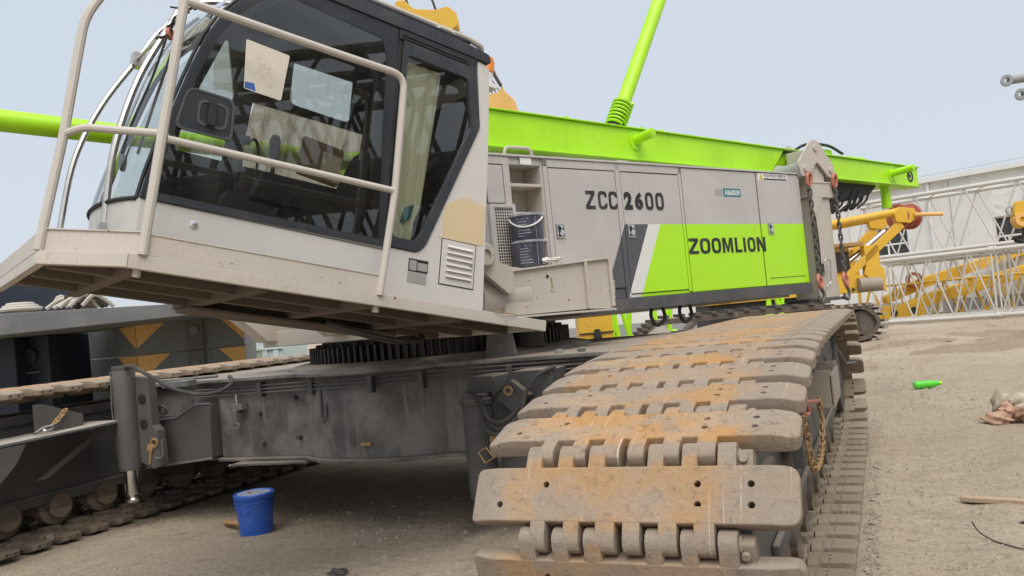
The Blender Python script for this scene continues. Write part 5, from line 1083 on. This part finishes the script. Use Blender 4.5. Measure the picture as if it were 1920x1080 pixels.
B.one(lambda m_: m_.box((-.4, 12.9, 0), (.6, 13.5, 3.35)), 'support_base', 'yellow_paint', bevel=.03)

# left background: ballast slabs, dark tank, tray with clutter, pale container
pl_ = [(-6.25, 13.5), (-4.60, 13.9), (-5.2, 16.4), (-8.0, 14.9)]
names = ['topmost grey ballast slab with orange triangles, beyond the left track', 'second grey ballast slab from the top, orange triangles at its corners', 'third grey ballast slab from the top of the stack', 'bottom grey ballast slab of the stack beyond the left track']
for k in range(4):
    z1 = 2.27-k*.57; z0 = z1-.567
    th = Yard('ballast_slab', -6.2, 14.8, names[k], 'counterweight', 'ballast slabs stacked beyond the left track')
    th.one(lambda m_: m_.prism(pl_, 'z', max(z0, -.02), z1), 'slab', 'ballast_grey', bevel=.012)
    def face(i, j, u0, u1, u2, za, zb, inv):
        a, c = Vector(pl_[i]), Vector(pl_[j]); t = (c-a).normalized(); n = Vector((t.y, -t.x))
        q = lambda u, z, d: (*(a+t*u+n*d), z)
        m_ = th.mb(); tri = [(u0, za), (u1, zb), (u2, za)]
        m_.add([q(u, z, -.02) for u, z in tri]+[q(u, z, .006) for u, z in tri], [(0, 1, 2), (5, 4, 3), (0, 1, 4, 3), (1, 2, 5, 4), (2, 0, 3, 5)]); m_.obj('warning_triangle', 'orange_paint', th.e)
    zt, zb = z1-.01, z1-.46
    face(0, 1, .01, .01, .52, zt, zb, 0); face(3, 0, 2.23, 2.23, 1.60, zt, zb, 0); face(0, 1, 1.69, 1.69, 1.28, zt, zb, 0); face(3, 0, .06, .06, .4, zt, zb, 0)
    a, c = Vector(pl_[0]), Vector(pl_[1]); t = (c-a).normalized(); n = Vector((t.y, -t.x)); q = a+t*.9
    th.one(lambda m_: m_.box((q.x-.12, q.y-.035, z0+.02), (q.x+.16, q.y+.1, z1-.02)), 'recess', 'jack_steel'); th.one(lambda m_: m_.cyl((q.x+.03, q.y-.06, z0+.32), (q.x+.03, q.y-.02, z0+.32), .075, n=18), 'lifting_boss', 'ballast_grey')
tk = Yard('fuel_tank', -9.2, 13.4, 'dark navy steel tank beyond the left track at the left edge', 'tank')
tk.one(lambda m_: m_.prism(rpoly([(-11, .0), (-7.70, .0), (-7.70, 2.16), (-11, 2.14)], .06), 'y', 12.6, 14.4), 'shell', 'navy_paint', bevel=.03)
tk.one(lambda m_: m_.box((-7.84, 12.95, .2), (-7.38, 14.2, 2.17)), 'side_box', 'navy_paint', bevel=.02); tk.one(lambda m_: m_.cyl((-7.66, 12.9, 1.85), (-7.66, 12.86, 1.85), .12, n=20), 'cap', 'navy_paint', bevel=.01)
tk.one(lambda m_: m_.box((-7.80, 12.86, 1.58), (-7.50, 12.9, 1.60)), 'seam', 'tray_steel')
ty = Yard('steel_tray', -6, 12, 'long grey steel tray with clutter, lying on the navy tank', 'tray')
ty.one(lambda m_: m_.add([(-9, 11.2, 2.13), (-3.95, 12.2, 2.24), (-3.9, 14.0, 2.24), (-9, 14, 2.13), (-9, 11.2, 2.52), (-3.95, 12.2, 2.38), (-3.9, 14, 2.38), (-9, 14, 2.5)], [(0, 1, 2, 3), (4, 7, 6, 5), (0, 4, 5, 1), (1, 5, 6, 2), (2, 6, 7, 3), (3, 7, 4, 0)]), 'tray_body', 'tray_steel', bevel=.01)
ty.one(lambda m_: m_.box((-5.3, 13.95, -.02), (-5.1, 14.05, 2.3)), 'support', 'tray_steel')
rr = random.Random(11)
tb = Yard('tool_chest', -8.0, 13.3, 'dark navy steel chest standing on the grey tray at the left edge', 'chest')
tb.one(lambda m_: m_.box((-9.4, 13.0, 2.45), (-7.1, 13.9, 3.05)), 'chest_body', 'navy_paint', bevel=.03); tb.one(lambda m_: m_.box((-9.42, 12.98, 3.05), (-7.08, 13.92, 3.10)), 'chest_lid', 'navy_paint', bevel=.01)
cl = Yard('rope_coil', -7.2, 11.9, 'pale coil of rope lying on the grey tray', 'rope coil')
for k in range(3): cl.one(lambda m_: m_.tube([(-7.15+(.26-.05*k)*math.cos(a/14*6.283), 11.9+(.26-.05*k)*math.sin(a/14*6.283), 2.53+.035*k) for a in range(14)], .03, 6, True), 'turn', 'clutter')
hp = Yard('strap_heap', -6.3, 12, 'tangled grey straps heaped on the grey tray', 'straps')
for k in range(12):
    x0 = -6.75+rr.random()*.9; hp.one(lambda m_: m_.tube(smooth_path([(x0, 11.8+rr.random()*.3, 2.5), (x0+.1+rr.random()*.15, 11.9, 2.58+rr.random()*.1), (x0+.3, 12+rr.random()*.2, 2.47)], 4), .03, 6), 'strap', 'clutter' if k % 3 else 'wire_dark')
sg = Yard('site_sign', -4.9, 12.3, 'white sign board with red and blue border on the tray', 'sign')
sg.one(lambda m_: m_.box((-5.15, 12.12, 2.40), (-4.25, 12.14, 2.62)), 'board', 'white_trim'); sg.one(lambda m_: m_.box((-5.1, 12.11, 2.47), (-4.3, 12.119, 2.49)), 'red_band', 'red_paint'); sg.one(lambda m_: m_.box((-5.14, 12.11, 2.405), (-4.26, 12.119, 2.43)), 'blue_band', 'blue_paint'); sg.one(lambda m_: m_.box((-5.05, 12.11, 2.5), (-4.6, 12.119, 2.58)), 'yellow_panel', 'yellow_paint')
ct = Yard('site_container', -4.7, 19, 'pale blue ribbed container far beyond the ballast slabs', 'container')
ct.one(lambda m_: m_.box((-8.2, 18.2, 0), (-5.2, 20.4, 2.25)), 'shell', 'pale_blue', bevel=.02)
for z0 in (1.55, 2.14): ct.one(lambda m_: m_.box((-8.25, 18.14, z0), (-5.15, 18.2, z0+.05)), 'rail', 'pale_blue')
for k in range(12): ct.one(lambda m_: m_.box((-8.1+k*.245, 18.16, .1), (-7.98+k*.245, 18.2, 2.1)), 'rib', 'pale_blue', bevel=.01)
bs = Yard('dry_shrub', -5.6, 17.6, 'small dry shrub in front of the pale container', 'shrub')
def shrub(m_):
    for k in range(160):
        a = rr.random()*6.283; e = rr.random()*1.3+.2; L = .3+rr.random()*.3; m_.cyl((-5.6+rr.uniform(-.15, .15), 17.6+rr.uniform(-.1, .1), 1.0), (-5.6+math.cos(a)*math.cos(e)*L, 17.6+math.sin(a)*math.cos(e)*L, 1.05+math.sin(e)*L), .008, .003, n=3)
bs.one(shrub, 'twigs', 'brush'); bs.one(lambda m_: m_.box((-6.1, 17.4, 0), (-5.1, 17.9, 1.05)), 'planter', 'stone', bevel=.03)

# between house and tracks, far behind: yellow block, lime frames, low crawler, flatbed
yk = Yard('yellow_ballast', 1.75, 18.5, 'yellow ballast block seen below the house beside the slew ring', 'counterweight')
yk.one(lambda m_: m_.prism(rpoly([(1.38, .0), (2.12, .0), (2.12, 1.75), (1.38, 1.72)], .05), 'y', 18, 19), 'block', 'yellow_paint', bevel=.03)
yk.one(lambda m_: m_.box((1.37, 17.97, 1.22), (2.13, 18.0, 1.25)), 'joint_line', 'rubber'); yk.one(lambda m_: m_.prism(rpoly([(1.62, .7), (1.90, .7), (1.82, 1.32), (1.70, 1.32)], .04), 'y', 17.8, 17.95), 'black_guide', 'rubber')
lat_l = ['left', 'middle', 'right']
for i, (x0, x1, y0) in enumerate(((2.2, 2.9, 20), (3.35, 4.1, 21), (6.6, 7.3, 22))):
    fl = Yard('lime_frame', (x0+x1)/2, y0, 'far lime green lattice frame below the house, the %s one of three' % lat_l[i], 'lattice frame', 'far lime green frames')
    for xa, xb in ((x0, x0+.25), (x0+.35, x0+.2), (x0+.45, x1-.1), (x1, x1-.3)): bar(fl, (xa, y0, .2), (xb, y0, 1.75), .06, 'lime_paint')
    bar(fl, (x0, y0, .95), (x1, y0, 1.0), .06, 'lime_paint', 'chord'); bar(fl, (x0, y0, .15), (x1, y0, .15), .06, 'lime_paint', 'chord')
lc = Yard('crawler_chassis', 4.2, 18.6, 'dark low crawler chassis far behind, below the engine house', 'crawler')
ring_o = rpoly([(2.3, .3), (2.5, .95), (3.05, 1.38), (6.9, 1.42), (7.2, .7), (6.9, .02), (2.8, .02)], .25, 4); ring_i = rpoly([(2.42, .35), (2.6, .9), (3.1, 1.27), (6.8, 1.30), (7.06, .7), (6.8, .14), (2.9, .14)], .22, 4)
lc.one(lambda m_: m_.ring(ring_o, ring_i, 'y', 18, 18.7), 'track_belt', 'shoe_dark')
for k in range(17):
    t = k/16; px, pz = (2.5+.55*t*3, .95+.43*t*3) if t < .33 else (3.05+(t-.33)/.67*3.8, 1.42); lc.one(lambda m_: m_.box((px-.06, 17.95, pz-.02), (px+.06, 18.75, pz+.05)), 'track_shoe', 'shoe_dark')
lc.one(lambda m_: m_.box((2.75, 18.1, .3), (6.7, 18.6, 1.1)), 'frame', 'jack_steel', bevel=.03); lc.one(lambda m_: m_.lathe([(.1, 0), (.32, 0), (.32, .1), (.1, .1)], (3.1, 18.0, .95), (0, 1, 0), 20, closed=True), 'idler', 'clutter')
fb = Yard('flatbed_trailer', 6, 24, 'yellow edged dark flatbed trailer far behind, under the house', 'trailer')
fb.one(lambda m_: m_.box((5.6, 24, 1.55), (9.6, 26, 1.74)), 'deck', 'yellow_paint', bevel=.02); fb.one(lambda m_: m_.box((6.0, 23.98, 1.58), (6.3, 23.999, 1.70)), 'tail_lamp', 'red_paint'); fb.one(lambda m_: m_.box((5.7, 24.1, .5), (8.6, 25.9, 1.55)), 'chassis', 'rubber', bevel=.03)
for x0 in (6.3, 7.6): fb.one(lambda m_: m_.lathe([(0, 0), (.5, 0), (.5, .3), (0, .3)], (x0, 24.0, .5), (0, 1, 0), 22), 'wheel', 'rubber')

# lattice sections lying to the right of the photographer, mirrored in the cab glass
for i in range(2):
    for k in range(3):
        lattice('dark lattice boom section reflected in the cab glass, %s of the %s stack' % (('bottom', 'middle', 'top')[k], ('near', 'far')[i]), (7.3+i*2.6, -7), (9.8+i*2.6, 5.5), .1+k*2.45, 2.3, 1.6, 8, 'black_steel', 'boom sections reflected in the cab glass', rc=.12, rb=.055, side=-1)

# ------------------------------------------------------------ small things on and about the crane
bk = empty('paint_bucket', (-5.215, 5.985, gz(-5.215, 5.985)), label='blue plastic bucket with pale lid on the dirt in front of the car body', cat='bucket')
b = MB(); b.lathe([(0, 0), (.145, 0), (.150, .006), (.168, .30), (.176, .30), (.176, .312), (.168, .314), (.169, .335), (.182, .336), (.182, .372), (0, .372)], (0, 0, 0), (0, 0, 1), 40); b.obj('shell', 'blue_plastic', bk)
b = MB(); b.lathe([(.183, .345), (.187, .35), (.187, .372), (.178, .380), (.168, .378), (.160, .366), (0, .366), (0, .360), (.165, .345)], (0, 0, 0), (0, 0, 1), 40); b.obj('rim', 'blue_plastic', bk)
b = MB(); b.lathe([(0, .3725), (.152, .3725), (.152, .3765), (0, .3765)], (0, 0, 0), (0, 0, 1), 36); b.obj('lid', 'lid_plastic', bk)
b = MB(); b.lathe([(0, .376), (.02, .376), (.02, .388), (0, .388)], (-.03, -.03, 0), (0, 0, 1), 14); b.obj('spout_cap', 'red_paint', bk)
b = MB(); b.tube([(.18*math.cos(t), .18*math.sin(t), .33-.10*math.sin((t+2.6)/2.2*3.1416)) for t in [-2.6+i*.11 for i in range(21)]], .004, 5); b.obj('handle', 'blue_plastic', bk)
def sup_pt(s, d, z): return CX+Dv*s+Nv*d+Zv*z
for k in range(2):
    pt = sup_pt(-.042+.005*k, 1.66, 2.178+.245*k)
    pl2 = empty('paint_pail', pt, rad(18), label=('upper' if k else 'lower')+' of two dark paint pails stacked in the step recess', cat='pail', group='paint pails in the step recess')
    b = MB(); b.lathe([(0, 0), (.142, 0), (.146, .01), (.150, .225), (0, .225)], (0, 0, 0), (0, 0, 1), 32); b.obj('shell', 'tin_dark', pl2)
    b = MB(); b.lathe([(.149, .218), (.158, .222), (.158, .240), (.150, .243), (0, .240), (0, .23)], (0, 0, 0), (0, 0, 1), 32); b.obj('lid', 'tin_band', pl2)
    b = MB(); rr = random.Random(k)
    for q in range(7): z0 = .03+q*.026; w_ = rr.uniform(.3, .9); b.add([(.1502*math.sin(t), -.1502*math.cos(t), z) for t in (-.5, -.5+w_*.5, -.5+w_) for z in (z0, z0+.008)], [(0, 2, 3, 1), (2, 4, 5, 3)])
    b.obj('label_print', 'tin_band', pl2)
    b = MB(); b.add([(.1515*math.sin(t), -.1515*math.cos(t), z) for t in (.62, .66) for z in (.01, .22)], [(0, 2, 3, 1)]); b.obj('label_edge', 'tin_band', pl2)
    if k: b = MB(); b.tube([(.160*math.sin(t), -.160*math.cos(t), .205-.09*math.sin((t+1.3)/2.6*3.1416)) for t in [-1.3+i*.13 for i in range(21)]], .008, 6); b.obj('handle', 'white_plastic', pl2)
def blob(name, pts_r, mat, loc, label, cat, seed=0, squash=.6):
    rr = random.Random(seed); m_ = MB(); n = 18
    o = empty(name, loc, label=label, cat=cat)
    return o, rr
gl = empty('work_glove', sup_pt(.03, 1.78, 2.20), -SY, label='crumpled white work glove lying on the beige bracket below the pails', cat='glove')
def lump(o, name, mat, c, rx, ry, rz_, seed, amp=.25, tilt=0):
    rr = random.Random(seed); ph = [rr.uniform(0, 6.28) for _ in range(8)]; b = MB()
    def f(u, v):
        t, p = u*2*math.pi, (v-.5)*math.pi
        x, y, z = math.cos(p)*math.cos(t), math.cos(p)*math.sin(t), math.sin(p)
        k = 1+amp*(math.sin(3*x+ph[0]+2*y)*math.sin(4*y+ph[1])+.6*math.sin(7*z+ph[2]+5*x)+.4*math.sin(11*y+ph[3]+6*x)*math.sin(9*z+ph[4]))
        q = Matrix.Rotation(tilt, 3, 'Z') @ Vector((x*rx*k, y*ry*k, z*rz_*k)); return (c[0]+q.x, c[1]+q.y, c[2]+q.z)
    b.grid(f, 28, 16); return b.obj(name, mat, o, ang=50)
lump(gl, 'palm', 'cloth_white', (0, 0, .02), .06, .05, .035, 1); lump(gl, 'cuff', 'cloth_white', (.12, 0, .015), .11, .035, .018, 2)
rb_ = empty('rag_heap', (1.50, 11.15, gz(1.5, 11.15)), label='heap of pinkish and pale rags on the dirt at the right edge', cat='rags')
for k, (dx, dy, dz, rx, ry, rz_, mt) in enumerate(((-.12, -.05, .07, .17, .11, .08, 'cloth_pink'), (.0, .03, .14, .13, .09, .10, 'cloth_pink'), (.16, -.03, .12, .20, .10, .09, 'cloth_pink'), (-.05, .15, .20, .10, .08, .16, 'cloth_pale'), (.16, .1, .22, .14, .1, .10, 'cloth_pale'), (.32, .06, .22, .22, .1, .09, 'cloth_pink'), (.28, -.12, .04, .16, .1, .05, 'cloth_pale'), (.42, -.05, .10, .2, .14, .1, 'cloth_pale'))): lump(rb_, 'rag', mt, (dx, dy, dz), rx, ry, rz_, k+5, .22, k*.9)
bo = empty('drink_bottle', (.80, 14.78, gz(.8, 14.78)+.075), label='bright green plastic bottle lying on the dirt', cat='bottle')
b = MB(); b.lathe([(0, -.2), (.05, -.2), (.066, -.17), (.058, -.12), (.066, -.09), (.060, -.02), (.056, .0), (.064, .03), (.06, .09), (.045, .15), (.03, .18), (.03, .2), (0, .2)], (0, 0, 0), (.93, .37, 0), 20); b.obj('body', 'bottle_green', bo)
b = MB(); b.lathe([(0, .2), (.032, .2), (.032, .235), (0, .235)], (0, 0, 0), (.93, .37, 0), 14); b.obj('cap', 'lime_paint', bo)
wp = MB(); wp.prism([(.0, -.035), (.06, -.045), (1.2, -.05), (1.2, .05), (.05, .04)], 'z', 0, .035); wpo = wp.obj('wooden_plank', 'plank_wood', bevel=.004); wpo.location = (.70, 7.34, gz(.9, 7.3)+.005); wpo.rotation_euler = (0, 0, rad(-14.5)); tag(wpo, 'short weathered wooden plank lying on the dirt at the right edge', 'plank')
wr = MB(); wr.tube(smooth_path([(.70, 6.33, .06), (.73, 6.22, .02), (.80, 6.1, .0), (.86, 6.02, .0), (.95, 5.93, .0), (1.2, 5.8, .0)], 6), .005, 5); wo2 = wr.obj('iron_wire', 'wire_dark'); tag(wo2, 'dark bent wire on the dirt near the bottom right corner', 'wire')
for k, (x, y, s, lab) in enumerate(((-3.52, 4.95, .045, 'small dark clod on the dirt in front of the car body'), (1.05, 6.62, .022, 'small black stone on the dirt below the plank'))):
    o = empty('dirt_clod', (x, y, gz(x, y)), label=lab, cat='clod'); lump(o, 'clod', 'wire_dark', (0, 0, s*.3), s*1.6, s, s*.5, 20+k, .3)
st_ = MB(); st_.tube(smooth_path([(-5.75, 6.15, .0), (-5.5, 6.05, .02), (-5.35, 6.0, .015), (-5.25, 6.15, .0)], 5), [.03]*16, 5); st2 = st_.obj('cardboard_scrap', 'chain_rust'); tag(st2, 'rust coloured scrap lying on the dirt left of the blue bucket', 'scrap')
def heap(o, rx, ry, h, seed):
    rr = random.Random(seed); pk = [(rr.uniform(-.8, .8), rr.uniform(-.8, .8), rr.uniform(.15, .4), rr.uniform(.2, .5)) for _ in range(34)]; b = MB()
    def f(u, v):
        x, y = u*2-1, v*2-1; e = max(0, 1-x*x-y*y)
        z = h*e**.7*(.25+sum(a*math.exp(-((x-px)**2+(y-py)**2)/(r*r*.35)) for px, py, r, a in pk)*.55)+rr.uniform(-.02, .02)
        return (x*rx, y*ry, z-.045)
    b.grid(f, 60, 26); return b.obj('earth', 'wet_earth', o, ang=25)
for k, (x, y, lab) in enumerate(((-.6, 24.3, 'nearest the tracks'), (1.2, 22.2, 'in front of the others'), (.9, 26.5, 'widest and farthest'), (2.1, 24.5, 'farthest right'))):
    o = empty('earth_mound', (x+1.3, y, 0), label='low mound of loose brown earth behind the crane, %s' % lab, cat='mound', group='mounds of loose earth'); heap(o, 1.2+.5*(k % 3), .9+.3*(k % 2), .26, 30+k)
